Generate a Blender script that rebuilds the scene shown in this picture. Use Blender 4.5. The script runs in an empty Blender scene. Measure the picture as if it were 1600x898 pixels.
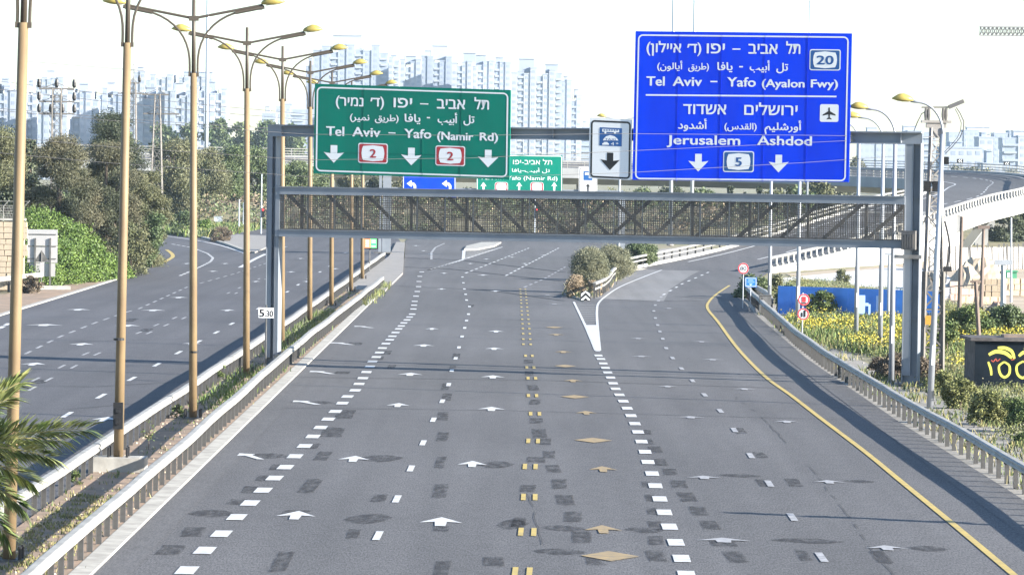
import bpy, math, random
import numpy as np
from mathutils import Vector, Matrix
from mathutils.geometry import tessellate_polygon
random.seed(7)
RNG = np.random.default_rng(11)
S = bpy.context.scene
COL = S.collection
PI = math.pi

# ---------------------------------------------------------------- camera
F, CX, CY, CH = 7000.0, 800.0, 449.0, 8.5
PITCH = math.atan(193 / F); ROLL = 0.0140
RC = (Matrix.Rotation(PI / 2 - PITCH, 3, 'X') @ Matrix.Rotation(ROLL, 3, 'Z'))
CAMP = Vector((0, 0, CH))
cam = bpy.data.cameras.new('camera'); cam.lens = 36 * F / 1600; cam.sensor_width = 36
cam.clip_start = 1; cam.clip_end = 9000
cob = bpy.data.objects.new('camera', cam); COL.objects.link(cob)
cob.location = CAMP; cob.rotation_euler = RC.to_euler()
S.camera = cob

# ---------------------------------------------------------------- sky, sun, exposure
SUN_H = Vector((0.92, -0.385)).normalized(); SUN_EL = math.radians(20)
w = bpy.data.worlds.new('World'); S.world = w; w.use_nodes = True
nt = w.node_tree; bg = nt.nodes['Background']
sky = nt.nodes.new('ShaderNodeTexSky'); sky.sky_type = 'NISHITA'; sky.sun_disc = False
sky.sun_elevation = SUN_EL; sky.sun_rotation = math.atan2(SUN_H.x, SUN_H.y)
sky.air_density = 1.0; sky.dust_density = 0.4; sky.ozone_density = 3.0
nt.links.new(sky.outputs[0], bg.inputs[0]); bg.inputs[1].default_value = 0.085
sl = bpy.data.lights.new('sun', 'SUN'); sl.energy = 5.0; sl.angle = math.radians(0.5); sl.color = (1.0, 0.93, 0.82)
so = bpy.data.objects.new('sun', sl); COL.objects.link(so); so.location = (60, -30, 60)
so.rotation_euler = (-Vector((SUN_H.x * math.cos(SUN_EL), SUN_H.y * math.cos(SUN_EL), math.sin(SUN_EL)))).to_track_quat('-Z', 'Y').to_euler()
S.view_settings.view_transform = 'Standard'; S.view_settings.look = 'None'
S.view_settings.exposure = 1.75; S.view_settings.gamma = 1.0
S.cycles.max_bounces = 6; S.cycles.diffuse_bounces = 3; S.cycles.transparent_max_bounces = 8
S.cycles.volume_bounces = 1
HAZE_DENSITY = 0.000062

# ---------------------------------------------------------------- pixel -> place
def ray(x, y):
    return RC @ Vector((x - CX, -(y - CY), -F))
def G(x, y, z=0.0):
    d = ray(x, y); t = (z - CH) / d.z
    return CAMP + d * t
def AT(x, y, Y):
    d = ray(x, y); return CAMP + d * (Y / d.y)
def ONP(x, y, p0, n):
    d = ray(x, y); t = (p0 - CAMP).dot(n) / d.dot(n); return CAMP + d * t
def sc_at(Y): return F / Y

# ---------------------------------------------------------------- materials
MATS = {}
def mat(name, col, rough=0.7, metal=0.0, col2=None, scale=5.0, detail=3, bump=0.0, bscale=None, island=0.0, spec=0.5, emit=None, coord='Object', stretch=None, sharp=(0.35, 0.65)):
    if name in MATS: return MATS[name]
    m = bpy.data.materials.new(name); m.use_nodes = True; t = m.node_tree; b = t.nodes['Principled BSDF']
    b.inputs['Base Color'].default_value = (*col, 1); b.inputs['Roughness'].default_value = rough
    b.inputs['Metallic'].default_value = metal; b.inputs['Specular IOR Level'].default_value = spec
    tc = t.nodes.new('ShaderNodeTexCoord'); src = tc.outputs[coord]
    if stretch:
        mp = t.nodes.new('ShaderNodeMapping'); mp.inputs['Scale'].default_value = stretch
        t.links.new(src, mp.inputs[0]); src = mp.outputs[0]
    last = None
    if col2 is not None:
        n = t.nodes.new('ShaderNodeTexNoise'); n.inputs['Scale'].default_value = scale; n.inputs['Detail'].default_value = detail
        t.links.new(src, n.inputs['Vector'])
        r = t.nodes.new('ShaderNodeValToRGB'); r.color_ramp.elements[0].position = sharp[0]; r.color_ramp.elements[1].position = sharp[1]
        r.color_ramp.elements[0].color = (*col, 1); r.color_ramp.elements[1].color = (*col2, 1)
        t.links.new(n.outputs[0], r.inputs[0]); last = r.outputs[0]
    if island:
        g = t.nodes.new('ShaderNodeNewGeometry'); h = t.nodes.new('ShaderNodeHueSaturation')
        mr = t.nodes.new('ShaderNodeMapRange'); mr.inputs[3].default_value = 1 - island; mr.inputs[4].default_value = 1 + island
        t.links.new(g.outputs['Random Per Island'], mr.inputs[0]); t.links.new(mr.outputs[0], h.inputs['Value'])
        if last: t.links.new(last, h.inputs['Color'])
        else: h.inputs['Color'].default_value = (*col, 1)
        last = h.outputs[0]
    if last: t.links.new(last, b.inputs['Base Color'])
    if bump:
        n2 = t.nodes.new('ShaderNodeTexNoise'); n2.inputs['Scale'].default_value = bscale or scale * 4; n2.inputs['Detail'].default_value = 4
        t.links.new(src, n2.inputs['Vector'])
        bp = t.nodes.new('ShaderNodeBump'); bp.inputs['Strength'].default_value = bump; bp.inputs['Distance'].default_value = 0.02
        t.links.new(n2.outputs[0], bp.inputs['Height']); t.links.new(bp.outputs[0], b.inputs['Normal'])
    if emit:
        b.inputs['Emission Color'].default_value = (*emit[0], 1); b.inputs['Emission Strength'].default_value = emit[1]
    MATS[name] = m; return m

def asphalt(name, base, fine=0.35, tracks=0.0, shade=1.0):
    m = bpy.data.materials.new(name); m.use_nodes = True; t = m.node_tree; b = t.nodes['Principled BSDF']
    b.inputs['Roughness'].default_value = 0.85; b.inputs['Specular IOR Level'].default_value = 0.3
    tc = t.nodes.new('ShaderNodeTexCoord')
    def noise(scale, det, st=None):
        n = t.nodes.new('ShaderNodeTexNoise'); n.inputs['Scale'].default_value = scale; n.inputs['Detail'].default_value = det
        if st:
            mp = t.nodes.new('ShaderNodeMapping'); mp.inputs['Scale'].default_value = st
            t.links.new(tc.outputs['Object'], mp.inputs[0]); t.links.new(mp.outputs[0], n.inputs['Vector'])
        else: t.links.new(tc.outputs['Object'], n.inputs['Vector'])
        return n.outputs[0]
    def mrange(s, a, c):
        r = t.nodes.new('ShaderNodeMapRange'); r.inputs[1].default_value = 0.3; r.inputs[2].default_value = 0.7
        r.inputs[3].default_value = a; r.inputs[4].default_value = c; t.links.new(s, r.inputs[0]); return r.outputs[0]
    def mul(a, c):
        x = t.nodes.new('ShaderNodeMath'); x.operation = 'MULTIPLY'; t.links.new(a, x.inputs[0]); t.links.new(c, x.inputs[1]); return x.outputs[0]
    v = mul(mrange(noise(30, 3, (1, .11, 1)), 1 - fine, 1 + fine), mrange(noise(0.12, 4, (1, .25, 1)), 0.84, 1.13))
    v = mul(v, mrange(noise(0.9, 3, (1, 0.02, 1)), 0.88, 1.10))
    v = mul(v, mrange(noise(2.5, 5, (1, .3, 1)), 0.93, 1.06))
    mx = t.nodes.new('ShaderNodeVectorMath'); mx.operation = 'SCALE'; mx.inputs[0].default_value = base
    t.links.new(v, mx.inputs['Scale']); t.links.new(mx.outputs[0], b.inputs['Base Color'])
    return m

M_ASPH = asphalt('asphalt', (0.102, 0.101, 0.1055), 0.5)
M_ASPH2 = asphalt('asphalt_left', (0.086, 0.086, 0.095), 0.35)
M_SHOULDER = asphalt('worn_asphalt', (0.105, 0.104, 0.108), 0.3)
M_LIGHTASPH = asphalt('pale_pavement', (0.18, 0.178, 0.18), 0.2)
def soft_patch(name, col, edge=0.5):
    m = bpy.data.materials.new(name); m.use_nodes = True; t = m.node_tree; b = t.nodes['Principled BSDF']
    b.inputs['Base Color'].default_value = (*col, 1); b.inputs['Roughness'].default_value = 0.9; b.inputs['Specular IOR Level'].default_value = 0.2
    tc = t.nodes.new('ShaderNodeTexCoord'); n = t.nodes.new('ShaderNodeTexNoise'); n.inputs['Scale'].default_value = 3.2; n.inputs['Detail'].default_value = 6
    mp = t.nodes.new('ShaderNodeMapping'); mp.inputs['Scale'].default_value = (1.6, .35, 1)
    t.links.new(tc.outputs['Object'], mp.inputs[0]); t.links.new(mp.outputs[0], n.inputs['Vector'])
    r = t.nodes.new('ShaderNodeMapRange'); r.inputs[1].default_value = edge - 0.13; r.inputs[2].default_value = edge + 0.13; r.inputs[3].default_value = 0.08; r.inputs[4].default_value = 0.56
    t.links.new(n.outputs[0], r.inputs[0]); t.links.new(r.outputs[0], b.inputs['Alpha'])
    return m
M_PATCH = soft_patch('erased_paint_scar', (0.046, 0.047, 0.053), 0.47)
M_TAR_SHADOW = mat('tar_and_shadow_line', (0.028, 0.028, 0.032), 0.8)  # also colours the lamp pole shadows painted on the road
M_PAINT = mat('road_paint_white', (0.56, 0.565, 0.57), 0.6, col2=(0.34, 0.345, 0.36), scale=4, detail=8, sharp=(.45, .75))
M_PAINT_F = mat('road_paint_worn', (0.40, 0.40, 0.42), 0.7, col2=(0.2, 0.205, 0.215), scale=5, detail=6)
M_YELLOW = mat('road_paint_yellow', (0.50, 0.37, 0.09), 0.6, col2=(0.38, 0.29, 0.10), scale=2, detail=5)
M_ORANGE = mat('road_paint_orange', (0.36, 0.255, 0.12), 0.7, col2=(0.2, 0.165, 0.11), scale=4, detail=6)
M_CONC = mat('concrete', (0.27, 0.255, 0.24), 0.85, col2=(0.21, 0.20, 0.19), scale=1.2, detail=6, bump=0.3, bscale=8)
M_CONCW = mat('pale_concrete', (0.58, 0.575, 0.56), 0.85, col2=(0.48, 0.475, 0.46), scale=0.35, detail=6)
M_KERB = mat('kerb_concrete', (0.40, 0.39, 0.36), 0.85, col2=(0.27, 0.26, 0.24), scale=2.0, detail=6, bump=0.3)
M_GALV = mat('galvanised_steel', (0.36, 0.355, 0.335), 0.65, 0.0, col2=(0.25, 0.245, 0.23), scale=1.5, detail=5)
M_POSTG = mat('galvanised_post', (0.13, 0.13, 0.13), 0.65, 0.0, col2=(0.075, 0.075, 0.072), scale=3, detail=5)
M_GANTRY = mat('gantry_steel', (0.235, 0.262, 0.298), 0.6, 0.0, col2=(0.19, 0.215, 0.25), scale=0.8, detail=6)
M_GANTRY_D = mat('gantry_steel_dark', (0.10, 0.10, 0.105), 0.6, 0.1, col2=(0.15, 0.14, 0.13), scale=2)
M_RUST = mat('rust_stain', (0.09, 0.07, 0.06), 0.8)
M_MESH = mat('mesh_wire', (0.17, 0.155, 0.135), 0.7, 0.0, col2=(0.11, 0.10, 0.09), scale=2)
M_POLE = mat('ochre_pole_paint', (0.26, 0.187, 0.10), 0.6, col2=(0.17, 0.12, 0.068), scale=1.6, detail=6, stretch=(1, 1, .35))
M_ARM = mat('lamp_arm', (0.075, 0.062, 0.048), 0.5)
M_HEAD = mat('lamp_head_yellow', (0.42, 0.34, 0.09), 0.4, col2=(0.32, 0.26, 0.07), scale=3)
M_LENS = mat('lamp_lens', (0.30, 0.28, 0.22), 0.25)
M_GPOLE = mat('grey_pole', (0.42, 0.45, 0.5), 0.45, 0.3, col2=(0.33, 0.35, 0.39), scale=1, detail=4, stretch=(1, 1, .3))
M_BLACK = mat('black_fitting', (0.012, 0.012, 0.014), 0.5)
M_WHITE = mat('sign_white', (0.82, 0.84, 0.86), 0.45)
M_GREEN = mat('sign_green', (0.0, 0.20, 0.14), 0.55, col2=(0.004, 0.165, 0.118), scale=0.9, spec=.15, detail=7, stretch=(1, 1, .25))
M_BLUE = mat('sign_blue', (0.0, 0.055, 0.90), 0.55, col2=(0.003, 0.045, 0.76), scale=0.8, spec=.12, detail=7, stretch=(1, 1, .25))
M_SEAMB = mat('seam_blue', (0.0, 0.03, 0.55), 0.6, spec=.1); M_SEAMG = mat('seam_green', (0.0, 0.13, 0.09), 0.6, spec=.1)
M_BLUED = mat('shield_blue', (0.01, 0.09, 0.30), 0.4)
M_RED = mat('sign_red', (0.42, 0.02, 0.03), 0.4)
M_REDB = mat('roundel_red', (0.6, 0.04, 0.05), 0.4)
M_SBACK = mat('sign_back', (0.5, 0.5, 0.5), 0.5, 0.4, col2=(0.58, 0.55, 0.55), scale=0.6)
M_DIRT = mat('median_dirt', (0.32, 0.22, 0.155), 0.95, col2=(0.19, 0.15, 0.11), scale=0.9, detail=8, bump=0.8, bscale=6)
M_GRAVEL = mat('gravel_shoulder', (0.30, 0.28, 0.25), 0.95, col2=(0.20, 0.19, 0.17), scale=1.3, detail=9, bump=0.8, bscale=9)
M_SAND = mat('site_sand', (0.42, 0.35, 0.26), 0.95, col2=(0.32, 0.26, 0.19), scale=0.25, detail=6, bump=0.8, bscale=2)
M_GROUND = mat('ground_scrub', (0.17, 0.17, 0.085), 0.95, col2=(0.24, 0.21, 0.14), scale=0.15, detail=9, bump=0.8, bscale=3)
M_STONE = mat('stone_wall', (0.5, 0.42, 0.31), 0.9, col2=(0.36, 0.3, 0.23), scale=1.0, detail=6, bump=0.5, island=0.15)
M_TRUNK = mat('bark', (0.14, 0.11, 0.085), 0.9, col2=(0.09, 0.07, 0.055), scale=3, bump=0.6)
M_WOOD = mat('weathered_wood', (0.22, 0.17, 0.14), 0.85, col2=(0.13, 0.10, 0.09), scale=2, stretch=(1, 1, .2))
M_LATT = mat('lattice_steel', (0.34, 0.33, 0.32), 0.6, 0.2, col2=(0.25, 0.23, 0.21), scale=2)
M_LATT_D = mat('pylon_steel_dark', (0.16, 0.15, 0.14), 0.6, 0.2)
M_FENCEB = mat('blue_hoarding', (0.07, 0.30, 0.90), 0.5, col2=(0.05, 0.24, 0.75), scale=1)
M_FENCEL = mat('pale_blue_lettering', (0.35, 0.52, 0.85), 0.5)
M_HUT = mat('hut_black_paint', (0.007, 0.011, 0.017), 0.9, col2=(0.014, 0.02, 0.028), scale=1.5, spec=.03)
M_HUTS = mat('hut_weathered_side', (0.10, 0.09, 0.09), 0.85, col2=(0.04, 0.037, 0.04), scale=3, detail=6)
M_GRAF = mat('graffiti_yellow', (0.62, 0.62, 0.10), 0.6)
M_GRAFR = mat('graffiti_red', (0.4, 0.07, 0.04), 0.6)
M_DECK = mat('bridge_concrete', (0.36, 0.37, 0.38), 0.85, col2=(0.28, 0.29, 0.30), scale=0.3, detail=6)
M_GREENBOX = mat('green_cabin', (0.06, 0.26, 0.14), 0.6, col2=(0.08, 0.33, 0.2), scale=1)
M_PALLET = mat('stacked_blocks', (0.55, 0.42, 0.28), 0.9, col2=(0.65, 0.52, 0.36), scale=2, island=0.15)
M_PINKB = mat('pink_bags', (0.62, 0.42, 0.34), 0.9, col2=(0.7, 0.52, 0.42), scale=1.5)
M_AMBER = mat('amber_board', (0.5, 0.25, 0.03), 0.6)
M_WIRE = mat('cable', (0.06, 0.06, 0.065), 0.6)
M_RAILPOST = mat('shaded_rail_post_steel', (0.05, 0.05, 0.052), 0.7, 0.0, col2=(0.085, 0.085, 0.085), scale=3)  # dark steel, darkened further with the shade of the unlit post faces
M_PALE = mat('pale_mast', (0.55, 0.6, 0.66), 0.5, 0.2)
M_CRANE = mat('crane_paint', (0.26, 0.26, 0.27), 0.6)
BW = [mat('tower_white_hazed', (0.37, 0.405, 0.47), 0.8, col2=(0.34, 0.375, 0.44), scale=0.05), mat('tower_cream_hazed', (0.355, 0.39, 0.45), 0.8), mat('tower_grey_hazed', (0.32, 0.365, 0.44), 0.8, col2=(0.295, 0.34, 0.415), scale=.04)]  # blue haze tint and paleness put into the tower wall colours
M_WIN = mat('window_glass_hazed', (0.27, 0.315, 0.395), 0.4)  # lightened to carry haze and sky reflection in the glass colour
M_SCREEN_O = mat('screen_orange', (0.7, 0.2, 0.08), 0.4, emit=((0.9, 0.3, 0.12), 0.25))
M_SCREEN_G = mat('screen_green', (0.1, 0.55, 0.15), 0.4, emit=((0.15, 0.8, 0.3), 0.25))
M_HATCH = mat('hatch_paint', (0.45, 0.45, 0.44), 0.7)
LEAF = {
 'bright': mat('leaf_bright', (0.055, 0.105, 0.016), 0.6, col2=(0.12, 0.185, 0.03), scale=0.8, island=0.35),
 'olive': mat('leaf_olive', (0.085, 0.098, 0.042), 0.65, col2=(0.15, 0.148, 0.075), scale=0.35, island=0.22),
 'brown': mat('leaf_greybrown', (0.052, 0.062, 0.032), 0.7, col2=(0.135, 0.122, 0.07), scale=0.22, island=0.2, detail=6, sharp=(.4, .62)),
 'dark': mat('leaf_dark', (0.032, 0.045, 0.024), 0.6, col2=(0.065, 0.08, 0.04), scale=0.5, island=0.25),
 'mid': mat('leaf_mid', (0.07, 0.11, 0.04), 0.6, col2=(0.12, 0.15, 0.065), scale=0.4, island=0.25),
 'sage': mat('leaf_sage', (0.135, 0.145, 0.09), 0.7, col2=(0.22, 0.22, 0.14), scale=1.0, island=0.2),
 'dry': mat('leaf_dry', (0.26, 0.20, 0.13), 0.8, col2=(0.38, 0.30, 0.21), scale=1.5, island=0.4),
 'twig': mat('twig_brown', (0.10, 0.078, 0.058), 0.8, col2=(0.19, 0.15, 0.105), scale=1.5, island=0.4),
 'grass': mat('grass', (0.10, 0.125, 0.035), 0.75, col2=(0.22, 0.21, 0.08), scale=0.35, island=0.4, detail=5),
 'weed': mat('weed', (0.06, 0.10, 0.03), 0.75, col2=(0.15, 0.18, 0.055), scale=1.2, island=0.4, detail=5),
 'flower': mat('yellow_flower', (0.40, 0.34, 0.04), 0.7, island=0.3),
 'straw': mat('straw', (0.27, 0.24, 0.11), 0.8, col2=(0.20, 0.18, 0.08), scale=2, island=0.3),
 'palm': mat('palm_leaf', (0.10, 0.155, 0.045), 0.45, col2=(0.33, 0.35, 0.14), scale=3, island=0.45),
}

# ---------------------------------------------------------------- mesh helpers
class MB:
    def __init__(s): s.v = []; s.f = []; s.m = []
    def add(s, vs, fs, mi=0):
        o = len(s.v); s.v += [tuple(v) for v in vs]; s.f += [tuple(i + o for i in f) for f in fs]; s.m += [mi] * len(fs)
    def box(s, c, d, rz=0.0, mi=0, top=None):
        hx, hy, hz = d[0] / 2, d[1] / 2, d[2] / 2; ca, sa = math.cos(rz), math.sin(rz); vs = []
        for z in (-1, 1):
            k = (top if (top and z > 0) else 1.0)
            for x, y in ((-1, -1), (1, -1), (1, 1), (-1, 1)):
                X, Y = x * hx * k, y * hy * k
                vs.append((c[0] + X * ca - Y * sa, c[1] + X * sa + Y * ca, c[2] + z * hz))
        s.add(vs, [(3, 2, 1, 0), (4, 5, 6, 7), (0, 1, 5, 4), (1, 2, 6, 5), (2, 3, 7, 6), (3, 0, 4, 7)], mi)
    def obox(s, o, ax, ay, az, mi=0):            # box from corner and three edge vectors
        o = Vector(o); vs = [o, o + ax, o + ax + ay, o + ay]; vs += [v + az for v in vs]
        s.add(vs, [(3, 2, 1, 0), (4, 5, 6, 7), (0, 1, 5, 4), (1, 2, 6, 5), (2, 3, 7, 6), (3, 0, 4, 7)], mi)
    def bar(s, p, q, w, h=None, mi=0):
        p, q = Vector(p), Vector(q); h = h or w; d = (q - p)
        if d.length < 1e-6: return
        d.normalize(); a = d.cross(Vector((0, 0, 1)))
        a = Vector((1, 0, 0)) if a.length < 1e-3 else a.normalized(); b = a.cross(d).normalized()
        s.obox(p - a * w / 2 - b * h / 2, a * w, b * h, q - p, mi)
    def tube(s, pts, r, n=8, mi=0, caps=True):
        pts = [Vector(p) for p in pts]; k = len(pts); rs = r if isinstance(r, (list, tuple)) else [r] * k; vs = []; fs = []
        for i, p in enumerate(pts):
            d = (pts[min(i + 1, k - 1)] - pts[max(i - 1, 0)]).normalized()
            ref = Vector((0, 1, 0)) if abs(d.y) < 0.9 else Vector((0, 0, 1))
            a = d.cross(ref).normalized(); b = d.cross(a).normalized()
            for j in range(n):
                t = 2 * PI * j / n; vs.append(p + a * math.cos(t) * rs[i] + b * math.sin(t) * rs[i])
        for i in range(k - 1):
            for j in range(n):
                j2 = (j + 1) % n; fs.append((i * n + j, i * n + j2, (i + 1) * n + j2, (i + 1) * n + j))
        if caps: fs += [tuple(range(n - 1, -1, -1)), tuple((k - 1) * n + j for j in range(n))]
        s.add(vs, fs, mi)
    def prism(s, poly, z0, z1, mi=0):
        n = len(poly); tr = tessellate_polygon([[Vector((p[0], p[1], 0)) for p in poly]])
        vs = [(p[0], p[1], z0) for p in poly] + [(p[0], p[1], z1) for p in poly]
        s.add(vs, [tuple(t) for t in tr] + [tuple(i + n for i in t) for t in tr] + [(i, (i + 1) % n, (i + 1) % n + n, i + n) for i in range(n)], mi)
    def sheet(s, poly, z, mi=0):
        tr = tessellate_polygon([[Vector((p[0], p[1], 0)) for p in poly]])
        s.add([(p[0], p[1], z if len(p) < 3 else p[2] + z) for p in poly], [tuple(t) for t in tr], mi)
    def sweep(s, path, prof, closed=True, mi=0):   # path: 3d pts; prof: (offset to the right, height)
        n = len(prof); k = len(path); vs = []; fs = []
        nr = normals(path)
        for p, a in zip(path, nr):
            for q in prof: vs.append((p[0] + a[0] * q[0], p[1] + a[1] * q[0], p[2] + q[1]))
        m = n if closed else n - 1
        for i in range(k - 1):
            for j in range(m):
                j2 = (j + 1) % n; fs.append((i * n + j, (i + 1) * n + j, (i + 1) * n + j2, i * n + j2))
        if closed: fs += [tuple(range(n)), tuple((k - 1) * n + j for j in range(n - 1, -1, -1))]
        s.add(vs, fs, mi)
    def build(s, name, mats, parent=None, smooth=False, loc=None, recalc=True):
        me = bpy.data.meshes.new(name)
        v = s.v
        if loc is not None: v = [(a[0] - loc[0], a[1] - loc[1], a[2] - loc[2]) for a in v]
        me.from_pydata(v, [], s.f); me.update()
        mats = mats if isinstance(mats, (list, tuple)) else [mats]
        for m in mats: me.materials.append(m)
        if len(mats) > 1: me.polygons.foreach_set('material_index', s.m)
        if smooth: me.polygons.foreach_set('use_smooth', [True] * len(me.polygons))
        return link(name, me, parent, loc)
def normals(path):
    out = []
    for i in range(len(path)):
        a = path[max(i - 1, 0)]; b = path[min(i + 1, len(path) - 1)]
        dx, dy = b[0] - a[0], b[1] - a[1]; l = math.hypot(dx, dy) or 1; out.append((dy / l, -dx / l))
    return out
def link(name, data, parent=None, loc=None):
    o = bpy.data.objects.new(name, data); COL.objects.link(o)
    if loc is not None: o.location = loc
    if parent is not None:
        o.parent = parent
        if loc is None: o.matrix_parent_inverse = Matrix.Translation(-Vector(parent.location)) @ Matrix.Identity(4) if parent.rotation_euler.z == 0 else (Matrix.Translation(parent.location) @ Matrix.Rotation(parent.rotation_euler.z, 4, 'Z')).inverted()
    return o
def tag(o, label=None, cat=None, group=None, kind=None):
    if label: o['label'] = label
    if cat: o['category'] = cat
    if group: o['group'] = group
    if kind: o['kind'] = kind
    return o
def empty(name, loc, label=None, cat=None, group=None, rz=0.0, kind=None):
    o = bpy.data.objects.new(name, None); COL.objects.link(o); o.location = loc; o.rotation_euler = (0, 0, rz); o.empty_display_size = 0.3
    return tag(o, label, cat, group, kind)
def copy_tree(o, loc=None, parent=None, rz=None):
    c = o.copy(); COL.objects.link(c)
    if parent is not None: c.parent = parent
    if loc is not None: c.location = loc
    if rz is not None: c.rotation_euler.z = rz
    for ch in [k for k in o.children]: copy_tree(ch, None, c)
    return c
def inst(name, data, parent, loc, rz=0.0):      # local placement under parent (parent inverse left at identity)
    o = bpy.data.objects.new(name, data); COL.objects.link(o); o.parent = parent; o.location = loc; o.rotation_euler = (0, 0, rz); return o
def smooth_path(pts, step):
    P = [Vector(p) for p in pts]; out = []
    for i in range(len(P) - 1):
        p0 = P[max(i - 1, 0)]; p1 = P[i]; p2 = P[i + 1]; p3 = P[min(i + 2, len(P) - 1)]
        n = max(1, int((p2 - p1).length / step))
        for k in range(n):
            t = k / n; out.append(0.5 * ((2 * p1) + (p2 - p0) * t + (2 * p0 - 5 * p1 + 4 * p2 - p3) * t * t + (3 * p1 - p0 - 3 * p2 + p3) * t ** 3))
    out.append(P[-1]); return out
def resample(path, step):
    out = [Vector(path[0])]; acc = 0
    for i in range(len(path) - 1):
        a, b = Vector(path[i]), Vector(path[i + 1]); L = (b - a).length; t = step - acc
        while t <= L: out.append(a.lerp(b, t / L)); t += step
        acc = (acc + L) % step
    return out

# ---------------------------------------------------------------- foliage
def leaves_mesh(name, C, R, n, size, rng, aspect=0.55, droop=0.0, up=0.0):
    """n leaf quads spread in ellipsoidal clumps with centres C and radii R"""
    C = np.asarray(C, float); R = np.asarray(R, float)
    wgt = (R[:, 0] * R[:, 2]); wgt = wgt / wgt.sum()
    k = rng.choice(len(C), n, p=wgt)
    d = rng.normal(size=(n, 3)); d /= np.linalg.norm(d, axis=1)[:, None]
    rad = rng.uniform(0.45, 1.0, n) ** 0.6 * (1 + 0.27 * rng.normal(size=n))
    p = C[k] + d * R[k] * rad[:, None]
    u = rng.normal(size=(n, 3)); u[:, 2] = u[:, 2] * (1 + up) - droop; u /= np.linalg.norm(u, axis=1)[:, None]
    v = np.cross(u, rng.normal(size=(n, 3)) + d * 0.8); v /= np.linalg.norm(v, axis=1)[:, None]
    s = size * rng.uniform(0.5, 1.4, n)[:, None]
    q = np.stack([p - v * s * aspect * .25, p + u * s * .5 + v * s * aspect * .5, p + u * s, p + u * s * .5 - v * s * aspect * .5], 1).reshape(-1, 3)
    return quads_mesh(name, q)
def quads_mesh(name, q):
    n = len(q) // 4; me = bpy.data.meshes.new(name); me.vertices.add(n * 4); me.vertices.foreach_set('co', q.astype(np.float32).ravel())
    me.loops.add(n * 4); me.loops.foreach_set('vertex_index', np.arange(n * 4, dtype=np.int32))
    me.polygons.add(n); me.polygons.foreach_set('loop_start', np.arange(0, n * 4, 4, dtype=np.int32)); me.polygons.foreach_set('loop_total', np.full(n, 4, np.int32))
    me.update(calc_edges=True); return me
def crown_clumps(h0, h1, rx, ry, n, rng, rmin=.22, rmax=.42, shape='dome'):
    C = []; R = []
    for i in range(n):
        a = rng.uniform(0, 2 * PI); t = rng.uniform(0, 1)
        z = h0 + (h1 - h0) * t
        prof = math.sqrt(max(0.05, 1 - (abs(t - .42) / .60) ** 2)) if shape == 'dome' else max(.12, 1 - t) if shape == 'cone' else (1 - t * .5)
        r = math.sqrt(rng.uniform(0, 1)) * prof * .80
        k = rng.uniform(rmin, rmax); C.append((math.cos(a) * rx * r, math.sin(a) * ry * r, z))
        rr = k * min(rx, (h1 - h0) * .6); R.append((rr * 1.1, rr * 1.1, rr * .8))
    return C, R
def tree(name, loc, h, rx, ry, kind, label, cat='tree', group=None, n=9000, leaf=.32, base=.18, nclump=34, shape='dome', droop=0.0, trunk_r=None, up=0.0, rmin=.2, rmax=.38):
    rng = np.random.default_rng(random.randint(0, 10 ** 6))
    root = empty(name, loc, label, cat, group)
    C, R = crown_clumps(h * base, h * .9, rx, ry, nclump, rng, rmin, rmax, shape)
    me = leaves_mesh('crown', C, R, n, leaf, rng, droop=droop, up=up); me.materials.append(LEAF[kind])
    inst('crown', me, root, (0, 0, 0))
    tr = trunk_r or max(.05, h * .028); b = MB(); lean = random.uniform(-.04, .04) * h
    b.tube([(0, 0, -.2), (lean * .3, 0, h * .25), (lean, 0, h * .55), (lean * 1.2, 0.0, h * .85)], [tr, tr * .8, tr * .5, tr * .15], 7)
    for c in C[:9]:
        z0 = h * random.uniform(.2, .45); m = ((c[0] * .5 + lean * .5), c[1] * .5, (z0 + c[2]) / 2 + .1 * h * .5)
        b.tube([(lean * .5, 0, z0), m, c], [tr * .45, tr * .28, tr * .08], 5)
    me2 = bpy.data.meshes.new('trunk'); me2.from_pydata(b.v, [], b.f); me2.materials.append(M_TRUNK); inst('trunk', me2, root, (0, 0, 0))
    return root
def bush(name, loc, h, rx, ry, kind, label, cat='bush', group=None, n=5000, leaf=.16, nclump=26, **kw):
    return tree(name, loc, h, rx, ry, kind, label, cat, group, n, leaf, kw.pop('base', .05), nclump, trunk_r=kw.pop('trunk_r', .05), **kw)
def px_plant(fn, name, x, ybase, ytop, wpx, kind, label, Y=None, cat=None, **kw):
    """stand a plant on the ground so that it fills about these pixels"""
    p = G(x, ybase) if Y is None else AT(x, ybase, Y)
    s = F / p.y; h = (ybase - ytop) / s; r = wpx / 2 / s
    return fn(name, (p.x, p.y, max(0, p.z) if Y is None else p.z), h, r, kw.pop('ry', r * .9), kind, label, **kw)
def tufts(name, pts, h, n_each, mats, label=None, parent=None, wid=.03, spread=.15, rng=RNG):
    """upright blades in tufts at pts (N,3)"""
    P = np.repeat(np.asarray(pts, float), n_each, 0); n = len(P)
    P = P + np.c_[rng.normal(0, spread, (n, 2)), np.zeros(n)]
    a = rng.uniform(0, 2 * PI, n); hh = h * rng.uniform(.35, 1.2, n); lean = rng.normal(0, .32, (n, 2)) * hh[:, None]
    w = np.c_[np.cos(a), np.sin(a), np.zeros(n)] * wid
    top = P + np.c_[lean, hh]; mid = P + np.c_[lean * .4, hh * .55]
    q = np.stack([P - w, P + w, mid + w * .8 + (top - mid) * .6, top - w * .1], 1).reshape(-1, 3)
    me = quads_mesh(name, q)
    for m in mats: me.materials.append(m)
    if len(mats) > 1: me.polygons.foreach_set('material_index', rng.choice(len(mats), len(me.polygons)).astype(np.int32))
    return link(name, me, parent)
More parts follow.
